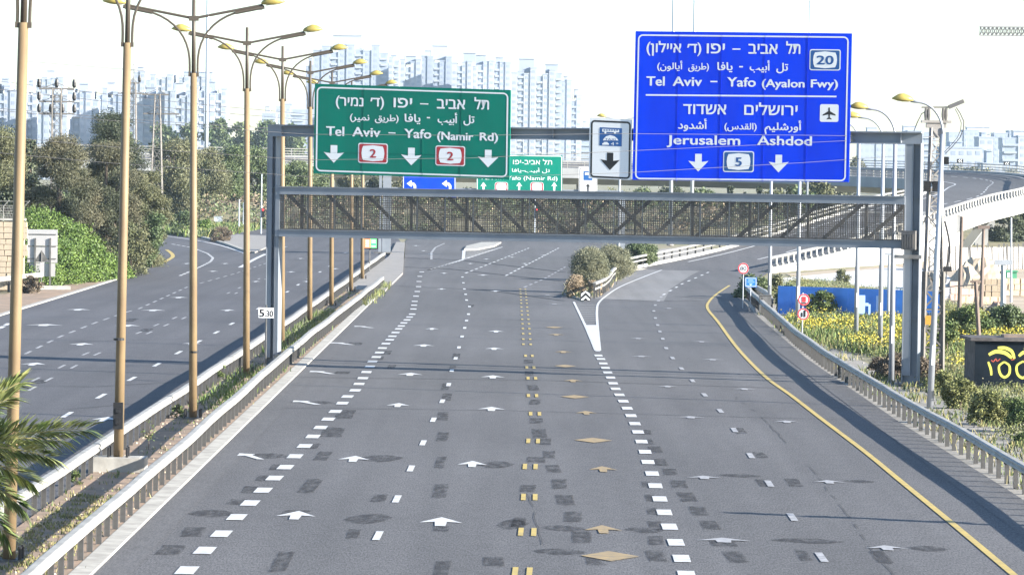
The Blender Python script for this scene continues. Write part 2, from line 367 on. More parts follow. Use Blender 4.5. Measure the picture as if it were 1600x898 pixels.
def in_poly(pts, poly):
    x, y = pts[:, 0], pts[:, 1]; ins = np.zeros(len(pts), bool); j = len(poly) - 1
    for i in range(len(poly)):
        xi, yi, xj, yj = poly[i][0], poly[i][1], poly[j][0], poly[j][1]
        c = ((yi > y) != (yj > y)) & (x < (xj - xi) * (y - yi) / ((yj - yi) or 1e-9) + xi); ins ^= c; j = i
    return ins
def scatter(poly, n, rng=RNG, patchy=0.0, f=.15):
    xs = [p[0] for p in poly]; ys = [p[1] for p in poly]
    P = np.c_[rng.uniform(min(xs), max(xs), n * 2), rng.uniform(min(ys), max(ys), n * 2)]
    P = P[in_poly(P, poly)]
    if patchy:
        v = np.sin(P[:, 0] * f * 6 + 1.3) + np.sin(P[:, 1] * f + .7 * np.sin(P[:, 0] * f * 3)) + np.sin(P[:, 1] * f * 2.7 + P[:, 0] * f * 4)
        P = P[v > patchy * rng.normal(0.3, 1.1, len(P))]
    P = P[:n]; return np.c_[P, np.zeros(len(P))]

# ================================================================ SETTING
def stru(name, mb, mats, z=None):
    o = mb.build(name, mats); o['kind'] = 'structure'; return o
def lp(lst, z=0): return [tuple(G(x, y, z)) for x, y in lst]

m = MB(); m.sheet([(-700, 20), (700, 20), (700, 4000), (-700, 4000)], -0.06); stru('ground', m, M_GROUND)
# right carriageway, left carriageway, junction
E_R = [(13.3, 60), (13.3, 118), (13.1, 150), (13.2, 200), (14.1, 260), (15.0, 300), (17.6, 335), (20.8, 363)]
E_ML = [(-8.75, 60), (-8.75, 150), (-8.75, 230), (-8.5, 320), (-9.6, 400), (-11.5, 480), (-12, 530)]
m = MB(); poly = E_R + [(9.5, 366), (4.4, 278), (3.2, 292), (4.0, 320), (8.0, 377), (12.5, 440), (15, 530)] + E_ML[::-1]
m.sheet(poly, 0.0); road = stru('road', m, M_ASPH)
m = MB(); m.sheet([(-11.3, 60), (-11.25, 200), (-11.15, 400), (-12, 480), (-14, 530), (-60, 530), (-64, 470), (-46, 455), (-36, 420), (-30.5, 372), (-28.6, 345), (-27.7, 318), (-27.5, 286), (-27.3, 240), (-27.2, 60)], 0.004)
road_left = stru('road_left', m, M_ASPH2)
m = MB(); m.sheet([(-70, 520), (-70, 560), (44, 560), (30, 520)], 0.008); stru('cross_road', m, M_ASPH)

# ramp path (near edge pixels solved by hand) -> centre line
NEAR = [(13.2, 200, 0), (15.0, 300, 0.0), (20.8, 363, 0.0), (27.5, 385, .85), (34.7, 405, 2.3), (41.4, 430, 3.6), (48.5, 460, 4.7), (56, 490, 5.6), (61.5, 530, 6.5), (66.5, 575, 7.1), (65.5, 618, 7.55), (54, 650, 7.85), (34, 664, 8.1), (10, 668, 8.3), (-40, 663, 8.5), (-100, 655, 8.6)]
WR = 11.5
npath = smooth_path(NEAR[2:], 4)
nn = normals(npath)
cpath = [Vector((p[0] - a[0] * WR / 2, p[1] - a[1] * WR / 2, p[2])) for p, a in zip(npath, nn)]
LK = len(cpath)
def bank(i): return 0.0 if cpath[i][1] < 500 else min(1.0, (cpath[i][1] - 500) / 90)
def ramp_pt(i, off, dz=0.0):
    a = nn[i]; return (cpath[i][0] + a[0] * off, cpath[i][1] + a[1] * off, cpath[i][2] + dz + bank(i) * off * .095)
def ramp_strip(mb, o0, o1, dz, i0=0, i1=None, mi=0):
    i1 = i1 or LK
    vs = []; fs = []
    for i in range(i0, i1): vs += [ramp_pt(i, o0, dz), ramp_pt(i, o1, dz)]
    for k in range(i1 - i0 - 1): fs.append((2 * k, 2 * k + 1, 2 * k + 3, 2 * k + 2))
    mb.add(vs, fs, mi)
# connection from flat road to the ramp
ramp = empty('exit_ramp', (cpath[0].x, cpath[0].y, 0), kind='structure')
m = MB(); ramp_strip(m, -WR / 2, WR / 2, .01)
a = ramp_pt(0, -WR / 2, .01); b = ramp_pt(0, WR / 2, .01)
m.add([(4.5, 278, .008), (14.5, 285, .008), (15.0, 300, .008), b, a], [(0, 1, 2, 3, 4)])
m.build('ramp_surface', M_ASPH, ramp)
deck_i = next(i for i in range(LK) if npath[i].y > 437)
m = MB()
for i in range(1, deck_i + 1): pass
vs = []; fs = []
for i in range(0, deck_i + 2):
    for o in (-WR / 2, WR / 2): vs += [ramp_pt(i, o + (.02 if o > 0 else -.02), .25), tuple(list(ramp_pt(i, o + (.02 if o > 0 else -.02)))[:2]) + (-.5,)]
for k in range(deck_i + 1):
    o = 4 * k; fs += [(o, o + 1, o + 5, o + 4), (o + 2, o + 6, o + 7, o + 3)]
fs.append((4 * (deck_i + 1), 4 * (deck_i + 1) + 2, 4 * (deck_i + 1) + 3, 4 * (deck_i + 1) + 1))
m.add(vs, fs); m.build('retaining_wall', M_CONCW, ramp)
m = MB(); vs = []; fs = []
prof = [(-WR / 2 - .35, .25), (-WR / 2 - .35, -1.2), (-3.2, -2.4), (2.9, -2.4), (WR / 2 + .3, -1.45), (WR / 2 + .35, .25), (WR / 2, .25), (WR / 2, -.02), (-WR / 2, -.02), (-WR / 2, .25)]
for i in range(deck_i, LK):
    for q in prof: vs.append(ramp_pt(i, q[0], q[1]))
n = len(prof)
for k in range(LK - deck_i - 1):
    for j in range(n): fs.append((k * n + j, (k + 1) * n + j, (k + 1) * n + (j + 1) % n, k * n + (j + 1) % n))
fs.append(tuple(range(n))); m.add(vs, fs)
m.build('bridge_deck', M_DECK, ramp)
m = MB()
for i in range(deck_i, LK - 1):          # fascia band of the outer edge
    p = ramp_pt(i, WR / 2 + .36, .25); q = ramp_pt(i + 1, WR / 2 + .36, .25)
    m.add([p, q, (q[0], q[1], q[2] - 1.72), (p[0], p[1], p[2] - 1.72)], [(0, 1, 2, 3)])
m.build('fascia', M_CONCW, ramp)
# piers
for i in range(deck_i, LK, 9):
    if i == deck_i: continue
    c = cpath[i]; a = nn[i]; m = MB()
    base = Vector((c.x, c.y, -.3))
    if i < deck_i + 12:
        for s in (-1, 1): m.bar(base + Vector((a[0] * s * .5, a[1] * s * .5, 0)), Vector(ramp_pt(i, s * 3.6, -1.3)), .8, .9)
    else:
        m.box((c.x, c.y, (c.z - 2) / 2), (1.5, 1.2, c.z - 1.8))
    m.build('pier', M_DECK, ramp)
# lane lines on the ramp
def line_strip(path, off, wd, z, dash=None, gap=None):
    mb = MB(); P = resample(path, .5); N = normals(P); i = 0; per = len(P)
    if dash is None:
        vs = []; fs = []
        for k, (p, a) in enumerate(zip(P, N)): vs += [(p[0] + a[0] * (off - wd / 2), p[1] + a[1] * (off - wd / 2), p[2] + z), (p[0] + a[0] * (off + wd / 2), p[1] + a[1] * (off + wd / 2), p[2] + z)]
        for k in range(len(P) - 1): fs.append((2 * k, 2 * k + 1, 2 * k + 3, 2 * k + 2))
        mb.add(vs, fs); return mb
    nd = int(dash * 2); ng = int(gap * 2)
    while i + nd < len(P):
        for o in (i,):
            p, a = P[i], N[i]; q, b = P[i + nd], N[i + nd]
            mb.add([(p[0] + a[0] * (off - wd / 2), p[1] + a[1] * (off - wd / 2), p[2] + z), (p[0] + a[0] * (off + wd / 2), p[1] + a[1] * (off + wd / 2), p[2] + z), (q[0] + b[0] * (off + wd / 2), q[1] + b[1] * (off + wd / 2), q[2] + z), (q[0] + b[0] * (off - wd / 2), q[1] + b[1] * (off - wd / 2), q[2] + z)], [(0, 1, 2, 3)])
        i += nd + ng
    return mb
for off, dsh in ((-4.3, None), (4.9, None), (0.4, (3, 5))):
    m = MB()
    if dsh is None: ramp_strip(m, off - .1, off + .1, .025, 3)
    else:
        for i in range(4, LK - 1, 2):
            vs = [ramp_pt(i, off - .09, .025), ramp_pt(i, off + .09, .025)]; e = [ramp_pt(i + 1, off + .09, .025), ramp_pt(i + 1, off - .09, .025)]; m.add(vs + e, [(0, 1, 2, 3)])
    m.build('edge_line' if dsh is None else 'lane_line', M_PAINT, ramp)

# ---- paint on the carriageways
ZP = .016
def dash_at(mb, x, y, wd, L, direction=None):
    p = G(x, y); d = direction or (0, 1); l = math.hypot(*d); d = (d[0] / l, d[1] / l); a = (d[1], -d[0])
    c = [(p.x + a[0] * u * wd / 2 + d[0] * v * L / 2, p.y + a[1] * u * wd / 2 + d[1] * v * L / 2, ZP) for u, v in ((-1, -1), (1, -1), (1, 1), (-1, 1))]
    mb.add(c, [(0, 1, 2, 3)])
def dash_line(name, pts, wd, L, mt, parent=road, offs=(0,)):
    mb = MB(); P = [G(x, y) for x, y in pts]
    for i, (x, y) in enumerate(pts):
        a = P[max(i - 1, 0)]; b = P[min(i + 1, len(P) - 1)]; d = (b.x - a.x, b.y - a.y)
        if d[1] < 0: d = (-d[0], -d[1])
        l = math.hypot(*d); n_ = (d[1] / l, -d[0] / l)
        for o in offs:
            p = P[i]; q = (p.x + n_[0] * o, p.y + n_[1] * o)
            dd = (d[0] / l, d[1] / l)
            c = [(q[0] + n_[0] * u * wd / 2 + dd[0] * v * L / 2, q[1] + n_[1] * u * wd / 2 + dd[1] * v * L / 2, ZP) for u, v in ((-1, -1), (1, -1), (1, 1), (-1, 1))]
            mb.add(c, [(0, 1, 2, 3)])
    return mb.build(name, mt, parent)
def along(pts, dash, gap):
    """dash centres in pixels between ground points of a pixel polyline -> list of (centre, dir)"""
    P = [G(x, y) for x, y in pts]; out = []
    path = resample(P, .25); nd = int(dash * 4); ng = int(gap * 4); i = 0
    while i + nd < len(path): out.append((path[i], path[i + nd])); i += nd + ng
    return out
def seg_line(name, pts, wd, mt, dash=None, gap=None, parent=road, z=ZP, off=0.0):
    mb = MB()
    if dash is None:
        P = [G(x, y) for x, y in pts]; P = smooth_path(P, 3) if len(P) > 2 else P; N = normals(P); vs = []; fs = []
        for p, a in zip(P, N): vs += [(p[0] + a[0] * (off - wd / 2), p[1] + a[1] * (off - wd / 2), z), (p[0] + a[0] * (off + wd / 2), p[1] + a[1] * (off + wd / 2), z)]
        for k in range(len(P) - 1): fs.append((2 * k, 2 * k + 1, 2 * k + 3, 2 * k + 2))
        mb.add(vs, fs)
    else:
        for p, q in along(pts, dash, gap):
            d = (q - p).normalized(); a = Vector((d.y, -d.x, 0)); r = random.uniform(.9, 1.1)
            mb.add([(p - a * wd / 2)[:2] + (z,) if False else (p.x - a.x * wd / 2, p.y - a.y * wd / 2, z), (p.x + a.x * wd / 2, p.y + a.y * wd / 2, z), (q.x + a.x * wd / 2, q.y + a.y * wd / 2, z), (q.x - a.x * wd / 2, q.y - a.y * wd / 2, z)], [(0, 1, 2, 3)])
    return mb.build(name, mt, parent)
L1 = [(262, 927), (292, 891), (320, 860), (346, 834), (370, 808), (391, 786), (411, 766), (429, 747), (446, 730), (461, 713), (476, 697), (489, 682), (501, 668), (513, 655), (524, 643), (535, 630), (543, 619.7), (555, 610), (561, 600), (567, 591), (572.5, 581.5), (578, 573), (582, 565), (588, 558), (593, 551), (597.5, 544), (603, 537), (609, 531), (613, 525.6), (618, 519.7), (623, 514), (627, 509.5), (631, 504.7), (636, 500), (640, 495.5), (644, 491), (646, 483), (647, 477), (648, 471), (650, 463), (652, 455.6), (654, 448), (654.7, 440), (656, 432), (659, 425)]
dash_line('thick_dashed_line', L1[:30], .40, 1.75, M_PAINT); dash_line('thick_dashed_line', L1[30:], .36, 1.9, M_PAINT)
L4 = [(1073, 898), (1065, 872.6), (1056, 847.5), (1046, 823), (1038, 800.6), (1031, 779.6), (1024, 759), (1019, 740), (1012.6, 722), (1008, 706), (1002.5, 690), (997, 675), (992, 662), (986, 649.5), (980, 638), (974, 627), (968, 617), (962, 607.6), (958, 599), (954, 590), (949.5, 582), (946, 575), (942.6, 568), (939, 561), (935, 555.6)]
dash_line('thick_dashed_line', L4, .36, 1.75, M_PAINT)
L2 = [(590.5, 837), (620, 779.6), (642, 732), (661, 692), (677, 656), (691, 627), (701, 601), (706, 579), (712, 560), (717, 543), (722, 526), (726, 512.5), (729, 501), (732, 491), (733.5, 479), (729, 469), (727.5, 460), (725.6, 451.6), (724, 442), (722.5, 433)]
dash_line('thin_dashed_line', L2, .17, 2.4, M_PAINT)
L5 = [(1283.7, 870.7), (1238, 808), (1202, 755.6), (1173, 712), (1147.6, 672), (1125.5, 642), (1101, 617), (1082, 595), (1065, 576), (1051, 559.5), (1041, 544), (1035.5, 529.4), (1031, 518), (1027.6, 508), (1024, 497), (1021.6, 486), (1023.7, 477), (1029, 470), (1033, 464)]
dash_line('thin_dashed_line', L5, .17, 2.3, M_PAINT_F)
seg_line('thin_dashed_line', [(1036, 461), (1044.5, 456), (1067, 443), (1093.5, 431.5), (1121, 419), (1153, 406.5)], .16, M_PAINT, 3, 6)
L3 = [(817, 452), (817.3, 455.6), (817.6, 459.5), (818, 464), (818.4, 469), (818.8, 474), (819.2, 480), (819.7, 486), (820.2, 492), (820.8, 499), (821.5, 506), (822, 513.5), (822.6, 521.5), (823, 530), (823.5, 538), (826.5, 556), (828.7, 574), (831, 591), (832, 618), (836, 646.5), (833, 689), (828.5, 729), (827, 776.6), (824, 831), (816, 894)]
dash_line('double_yellow_line', L3[:15], .12, 1.7, M_YELLOW, offs=(-.17, .17)); dash_line('double_yellow_line', L3[15:], .12, 2.2, M_YELLOW, offs=(-.15, .15))
seg_line('far_dashed_line', [(669, 422), (700, 413), (725, 406)], .2, M_PAINT, 3, 1)
seg_line('far_dashed_line', [(727, 427), (776, 408), (828, 387)], .16, M_PAINT, 3.5, 3)
seg_line('far_dashed_line', [(790, 431), (840, 405), (876, 386)], .16, M_PAINT, 4, 3)
seg_line('far_dashed_line', [(819, 449), (852, 435), (887, 415)], .16, M_PAINT_F, 3, 3)
seg_line('far_dashed_line', [(674, 405), (674, 395), (680, 387), (695, 380)], .2, M_PAINT, 2, 2)
seg_line('island_edge_line', [(669, 422), (725, 405)], .2, M_PAINT)
seg_line('island_edge_line', [(725, 405), (785, 386)], .15, M_PAINT)
seg_line('island_edge_line', [(724, 405), (725, 391)], .3, M_PAINT)
m = MB()
for k in range(9):
    y = 404 - k * 1.6; p = G(727, y); q = G(734 + k * 5.0, y - 1); m.bar((p.x, p.y, ZP), (q.x, q.y, ZP), .25, .004)
m.build('hatching', M_HATCH, road)
YL = [(1584, 898), (1486, 816), (1403, 748), (1350.5, 705), (1283, 654), (1235, 617), (1200, 592), (1168.6, 562), (1146, 536), (1122, 503), (1105.5, 482), (1108, 471), (1120.5, 459), (1140, 446)]
seg_line('yellow_edge_line', [(1640, 945)] + YL, .17, M_YELLOW)
m = MB(); ramp_strip(m, WR / 2 - .62, WR / 2 - .45, .022, 0, deck_i); m.build('yellow_edge_line', M_YELLOW, ramp)
# gore
m = MB(); m.sheet(lp([(914, 508), (933, 508), (937.5, 549), (930.5, 549)]), ZP + .002); m.build('gore_marking', M_PAINT, road)
seg_line('gore_edge_line', [(896.6, 471.7), (914, 508), (931, 548)], .14, M_PAINT)
seg_line('gore_edge_line', [(937, 548), (933.5, 508), (932.7, 485), (935.7, 473), (949, 461), (970, 447.7), (1006, 432.6), (1042, 419), (1084, 404), (1110, 395)], .14, M_PAINT)
m = MB()
for k in range(11):
    y = 476 + k * 2.9; p = G(899.5 + (y - 472) * .43, y); q = G(931, y + .4); m.bar((p.x, p.y, ZP), (q.x, q.y, ZP), .16, .004)
m.build('hatching', M_HATCH, road)
# pale pavement strip at the exit and worn shoulder beside the right barrier
m = MB(); m.sheet(lp([(921, 466), (1037, 471), (1047, 452), (1080, 430), (1100, 420), (1110, 398), (1072, 396), (1000, 410), (950, 435)]), .0125); m.build('pale_pavement', M_LIGHTASPH, road)
m = MB(); m.sheet([(12.0, 60), (13.3, 60), (13.3, 118), (13.1, 150), (13.2, 200), (14.1, 260), (15, 298), (14.1, 290), (13.2, 258), (12.3, 205), (12.1, 150), (12.0, 118)], .010); m.build('worn_shoulder', M_SHOULDER, road)
m = MB(); m.sheet([(-8.7, 60), (-7.75, 60), (-7.7, 150), (-7.8, 230), (-7.6, 330), (-8.45, 330), (-8.7, 230), (-8.7, 150)], .010); m.build('worn_shoulder', M_SHOULDER, road)
# tar joints, cracks, and lamp pole shadows painted as dark lines
def dark_line(pts, wd, parent=road, name='tar_and_shadow_line'):
    mb = MB(); P = [G(x, y) for x, y in pts]
    for a, b in zip(P, P[1:]):
        k = max(1, int((b - a).length / 1.5)); q = a
        for i in range(1, k + 1):
            r = a.lerp(b, i / k) + Vector((random.uniform(-.05, .05), random.uniform(-.12, .12), 0))
            if name == 'crack' and random.random() < .35: q = r; continue
            d = (r - q).normalized(); n_ = Vector((d.y, -d.x, 0)) * wd / 2
            mb.add([(q.x - n_.x, q.y - n_.y, .014), (q.x + n_.x, q.y + n_.y, .014), (r.x + n_.x, r.y + n_.y, .014), (r.x - n_.x, r.y - n_.y, .014)], [(0, 1, 2, 3)]); q = r
    return mb.build(name, M_TAR_SHADOW, parent)
dark_line([(440, 637), (800, 641.5), (1330, 656)], .09); dark_line([(444, 589), (850, 594), (1240, 607)], .12)  # these two strips are cast shadows of verge lamp poles, painted dark
dark_line([(1050, 470), (935, 468)], .2); dark_line([(1055, 463), (1150, 469)], .3)
dark_line([(620, 402), (726, 407), (880, 425)], .5); dark_line([(603, 416), (700, 420), (884, 440)], .4); dark_line([(600, 446), (760, 453), (880, 470)], .25)
for pts in ([(1150, 620), (1200, 660), (1270, 735), (1330, 810)], [(1330, 810), (1380, 880), (1410, 920)], [(822, 770), (836, 800), (846, 850)], [(560, 540), (700, 544)], [(740, 540), (900, 548)]): dark_line(pts, .018, name='crack')
dark_line([(0, 602), (150, 604), (300, 596)], .10, road_left); dark_line([(100, 640), (320, 622)], .06, road_left)
dark_line([(40, 537), (220, 531), (400, 528)], .06, road_left); dark_line([(240, 402), (330, 405), (600, 408)], .35, road_left)
# arrows and diamonds
AR = MB()
def arrow_mesh(bent=False):
    mb = MB()
    if not bent: pts = [(0, 1.3), (.5, -.35), (.14, -.1), (.12, -1.3), (-.12, -1.3), (-.14, -.1), (-.5, -.35)]
    else: pts = [(-.62, 1.2), (-.05, .85), (-.12, .45), (.42, -1.3), (.18, -1.3), (-.36, .2), (-.62, .1)]
    mb.sheet(pts, 0); me = bpy.data.meshes.new('lane_arrow'); me.from_pydata(mb.v, [], mb.f); return me
ME_A = {}
def put_mark(kind, x, y, wpx, mt, parent=road, L=None):
    key = (kind, mt.name)
    if key not in ME_A:
        if kind == 'diamond':
            me = bpy.data.meshes.new('diamond'); me.from_pydata([(0, 1.25, 0), (.5, 0, 0), (0, -1.25, 0), (-.5, 0, 0)], [], [(3, 2, 1, 0)])
        else: me = arrow_mesh(kind == 'bent')
        me.materials.append(mt); ME_A[key] = me
    p = G(x, y); w_ = wpx / (F / p.y)
    o = bpy.data.objects.new('diamond_marking' if kind == 'diamond' else 'lane_arrow', ME_A[key]); COL.objects.link(o); o.parent = parent
    o.location = (p.x, p.y, ZP + .001); o.scale = (w_, L or 1, 1)
    return o
for x, y, w_ in [(553, 717, 50), (738, 725, 47), (463, 805, 62), (689, 815, 68), (622, 633, 37), (768, 639, 44), (641, 585, 40), (770, 589, 38), (662, 540, 34), (772, 545, 30), (675, 514, 22), (775, 518, 26), (690, 451.6, 16), (774, 455, 18), (694, 427, 14), (755, 430, 20), (674, 397, 12), (735, 412, 12), (760, 405, 12), (800, 402, 12), (820, 412, 12), (850, 399, 14), (650, 384, 14), (662, 392, 12)]:
    put_mark('arrow', x, y, w_, M_PAINT)
for x, y, w_ in [(398, 713, 45), (485, 629, 46), (509, 582, 42), (540, 537, 40), (573, 511, 32)]: put_mark('bent', x, y, w_, M_PAINT)
for x, y, w_ in [(1100, 746, 55), (1295, 753, 50), (1130, 844, 88), (1385, 856, 66), (1079, 652, 45), (1229, 659, 42), (1043, 604, 32), (1163, 608, 36), (997, 529, 28), (1096, 534, 28), (1002, 557, 36), (1113, 562, 36), (1045, 482, 22), (866, 475, 26), (855, 461, 24)]:
    put_mark('arrow', x, y, w_, M_PAINT_F, L=.5)
for x, y, w_ in [(898, 620, 45), (927, 688, 60), (953, 869, 92), (883, 572, 34), (866, 511.6, 28)]: put_mark('diamond', x, y, w_, M_ORANGE)
for x, y, w_ in [(916, 645, 34), (942, 733, 45), (942, 827, 60), (869, 523, 26), (880, 550, 28), (895, 595, 30)]: put_mark('arrow', x, y, w_, M_ORANGE, L=.9)
for x, y, w_ in [(123, 484, 40), (70, 508, 60), (240, 485, 40), (356, 485, 25), (200, 509, 40), (292, 412, 16), (333, 424, 18), (352, 412, 14), (280, 465, 30), (53, 569, 40), (164, 655, 40), (128, 538, 40), (300, 537, 30), (440, 412, 14), (470, 404, 14), (455, 425, 16), (480, 440, 16), (445, 386, 12), (540, 395, 12), (524, 420, 14), (400, 440, 16)]:
    put_mark('arrow', x, y, w_, M_PAINT, road_left)
dash_line('thin_dashed_line', [(60, 678), (105, 648), (158, 619), (206, 592), (245, 570), (279, 551), (310, 534), (338, 519.5), (362, 506), (384, 494), (404, 482), (449, 456), (466, 445), (482, 436), (500, 425), (515, 416)], .17, 3.2, M_PAINT, road_left)
seg_line('thin_dashed_line', [(20, 563), (94, 526), (150, 504), (200, 487), (216, 483), (294, 448), (366, 428), (420, 410)], .14, M_PAINT_F, 3, 3, road_left)
dash_line('double_dashed_line', [(40, 607), (66, 593), (106, 573), (143, 553), (225, 520), (252, 508), (280, 497), (363, 458), (380, 450), (410, 436)], .12, 3, M_PAINT_F, road_left, offs=(-.25, .25))
seg_line('branch_line', [(281, 431), (300, 423), (315, 416), (329, 409), (333, 403), (324, 396), (300, 387), (266, 381)], .22, M_PAINT, 3, 1.4, road_left)
seg_line('branch_edge_line', [(250, 367), (262, 369), (312, 376.6), (350, 385), (386, 397)], .3, M_PAINT, parent=road_left)
seg_line('branch_edge_line', [(415, 397), (398, 405), (375, 418)], .35, M_PAINT, parent=road_left)
seg_line('yellow_edge_line', [(256, 410), (265, 405), (270, 401), (268, 396), (260, 390)], .35, M_YELLOW, parent=road_left)
seg_line('edge_line', [(-60, 545), (2, 512), (20, 502)], .25, M_PAINT, 3, 1, road_left)
# erased paint scars: (x, y, width, height) in photo pixels, laid as thin dark sheets on the asphalt
PT = [(267, 859, 38, 15), (302, 831, 34, 15), (330, 802, 70, 12), (370, 784, 26, 9), (390, 765, 22, 11), (412, 747, 22, 9), (434, 730, 22, 9), (441, 877, 26, 32), (485, 759, 26, 22), (505, 712, 22, 14), (520, 675, 34, 20), (539, 647, 28, 18), (490, 697, 17, 8), (420, 712, 60, 9), (595, 716, 68, 11), (775, 726, 55, 11), (576, 810, 70, 16), (593, 778, 22, 12), (552, 834, 20, 14), (691, 888, 24, 24), (688, 767, 22, 24), (688, 722, 15, 18), (692, 682, 18, 14), (692, 650, 17, 18), (698, 620, 15, 18), (771, 877, 32, 14), (801, 819, 48, 16), (825, 763, 24, 11), (838, 718, 28, 9), (838, 657, 20, 8), (811, 816, 22, 15), (843, 677, 22, 14), (852, 690, 18, 10), (836, 628, 17, 8), (833, 606, 17, 8), (858, 710, 19, 12), (865, 732, 22, 12), (874, 756, 24, 15), (883, 781, 28, 16), (895, 807, 28, 16), (909, 839, 30, 18), (931, 877, 30, 12), (880, 825, 68, 10), (875, 862, 82, 10), (1024, 702, 20, 10), (1031, 722, 22, 10), (1047, 737, 22, 10), (1061, 756, 25, 12), (1074, 776, 26, 14), (1092, 798, 26, 14), (1109, 820, 28, 14), (1149, 870, 30, 17), (1025, 868, 28, 17), (1025, 844, 24, 14), (1025, 821, 22, 14), (1006, 828, 56, 9), (1019, 798, 16, 11), (1016, 778, 15, 10), (1010, 757, 14, 10), (1014, 690, 14, 8), (1010, 675, 15, 7), (1156, 743, 68, 5), (1344, 752, 46, 5), (1240, 754, 22, 13), (1192, 754, 16, 11), (1256, 868, 18, 17), (1260, 845, 105, 8), (1377, 870, 24, 20), (1156, 673, 18, 9), (1188, 711, 18, 9), (1450, 857, 60, 9), (535, 582, 24, 4), (555, 537, 22, 4), (612, 573, 12, 6), (604, 551, 14, 6), (594, 560, 10, 5), (827, 583, 14, 7), (826, 565, 14, 6), (736, 478, 8, 8), (713, 556, 12, 8), (707, 575, 10, 8), (696, 604, 12, 10), (500, 629, 46, 5), (463, 800, 40, 6), (689, 826, 24, 8), (1130, 848, 40, 10), (205, 500, 16, 6), (63, 596, 22, 6), (228, 516, 16, 5)]
mb = MB(); mbl = MB()
for x, y, pw, ph in PT:
    p = G(x, y); s = F / p.y; W = pw / s; L = min(ph * F / (s * s * CH), 5.0); t = []
    sk = random.uniform(-.08, .08) * W
    for j in range(16):
        e, f_ = divmod(j, 4); f_ = f_ / 4 * 2 - 1; u_, v_ = ((f_, -1), (1, f_), (-f_, 1), (-1, -f_))[e]
        wd = 1.0 if pw < 45 else (1.0 - .75 * abs(u_) ** 2)
        t.append((p.x + (u_ * random.uniform(.93, 1.05)) * W / 2 + sk * v_, p.y + v_ * wd * random.uniform(.92, 1.06) * L / 2))
    (mbl if x < 230 and y < 600 else mb).sheet(t, .012)
mb.build('erased_marking_scar', M_PATCH, road); mbl.build('erased_marking_scar', M_PATCH, road_left)

# kerb strips, median, islands, verges
m = MB(); m.sweep([(-8.62, y, 0) for y in range(60, 330, 6)], [(-.30, 0), (-.30, .06), (.12, .05), (.15, 0)]); stru('kerb', m, M_KERB)
m = MB(); m.sheet([(-11.25, 60), (-8.85, 60), (-8.85, 300), (-11.15, 300)], .05); med = stru('median', m, M_DIRT)
m = MB(); m.prism([(-11.0, 293), (-8.3, 293), (-8.3, 340), (-9.7, 400), (-11.3, 470), (-12.2, 470), (-11.0, 400)], 0, .15); stru('median_paving', m, M_CONC)
m = MB(); m.prism([tuple(G(*q))[:2] for q in [(725, 391.5), (729, 386), (752, 380.5), (783, 380), (772, 386), (745, 391)]], 0, .15); stru('traffic_island', m, M_KERB)
isl = [tuple(G(*q))[:2] for q in [(345, 371), (372, 368), (440, 371), (440, 376), (414, 389), (398, 396), (388, 394), (352, 381)]]
m = MB(); m.prism(isl, 0, .14); stru('corner_island', m, M_CONC)
gor = [(4.55, 280), (4.9, 284), (9.3, 361), (16.4, 388), (24, 409), (30.5, 433.5), (35, 460), (16, 460), (12.4, 440), (8.1, 377), (4.2, 320), (3.4, 292)]
m = MB(); m.prism(gor, -.05, .08); stru('gore_island', m, M_GRAVEL)
m = MB(); m.sheet([(13.3, 60), (22, 60), (22, 118), (16.8, 130), (16.0, 160), (15.6, 200), (16.2, 250), (16.3, 285), (15, 300), (14.1, 260), (13.2, 200), (13.1, 150), (13.3, 118)], -.02); stru('gravel_verge', m, M_GRAVEL)
m = MB(); m.sheet([(21, 268), (60, 262), (75, 480), (52, 470), (42, 425), (30, 385), (22, 360)], -.03); stru('construction_ground', m, M_SAND)
m = MB(); m.sheet(lp([(1205, 436), (1240, 462), (1300, 472), (1400, 478), (1470, 474), (1500, 448), (1475, 425), (1400, 417)], -.02), .006); stru('overlit_yard', m, M_CONCW)  # overexposed sunlight on the sand, painted as a pale sheet
m = MB(); m.sheet([(-27.2, 60), (-27.3, 240), (-27.5, 286), (-27.7, 318), (-29.5, 320), (-30.2, 286), (-33, 270), (-33, 60)], -.01); stru('sand_verge', m, M_DIRT)
# bank behind the junction
m = MB(); NXX = 60
xs = np.linspace(-75, 34, NXX); rows = [(556, 0), (562, 1.2), (570, 2.2), (582, 2.9), (600, 3.0), (640, 2.5)]
vs = [(x, y + math.sin(x * .3) * 1.0, z * (1 + .12 * math.sin(x * .21 + y)) - .05) for y, z in rows for x in xs]
fs = [(r * NXX + i, r * NXX + i + 1, (r + 1) * NXX + i + 1, (r + 1) * NXX + i) for r in range(len(rows) - 1) for i in range(NXX - 1)]
m.add(vs, fs); stru('embankment', m, M_GROUND)
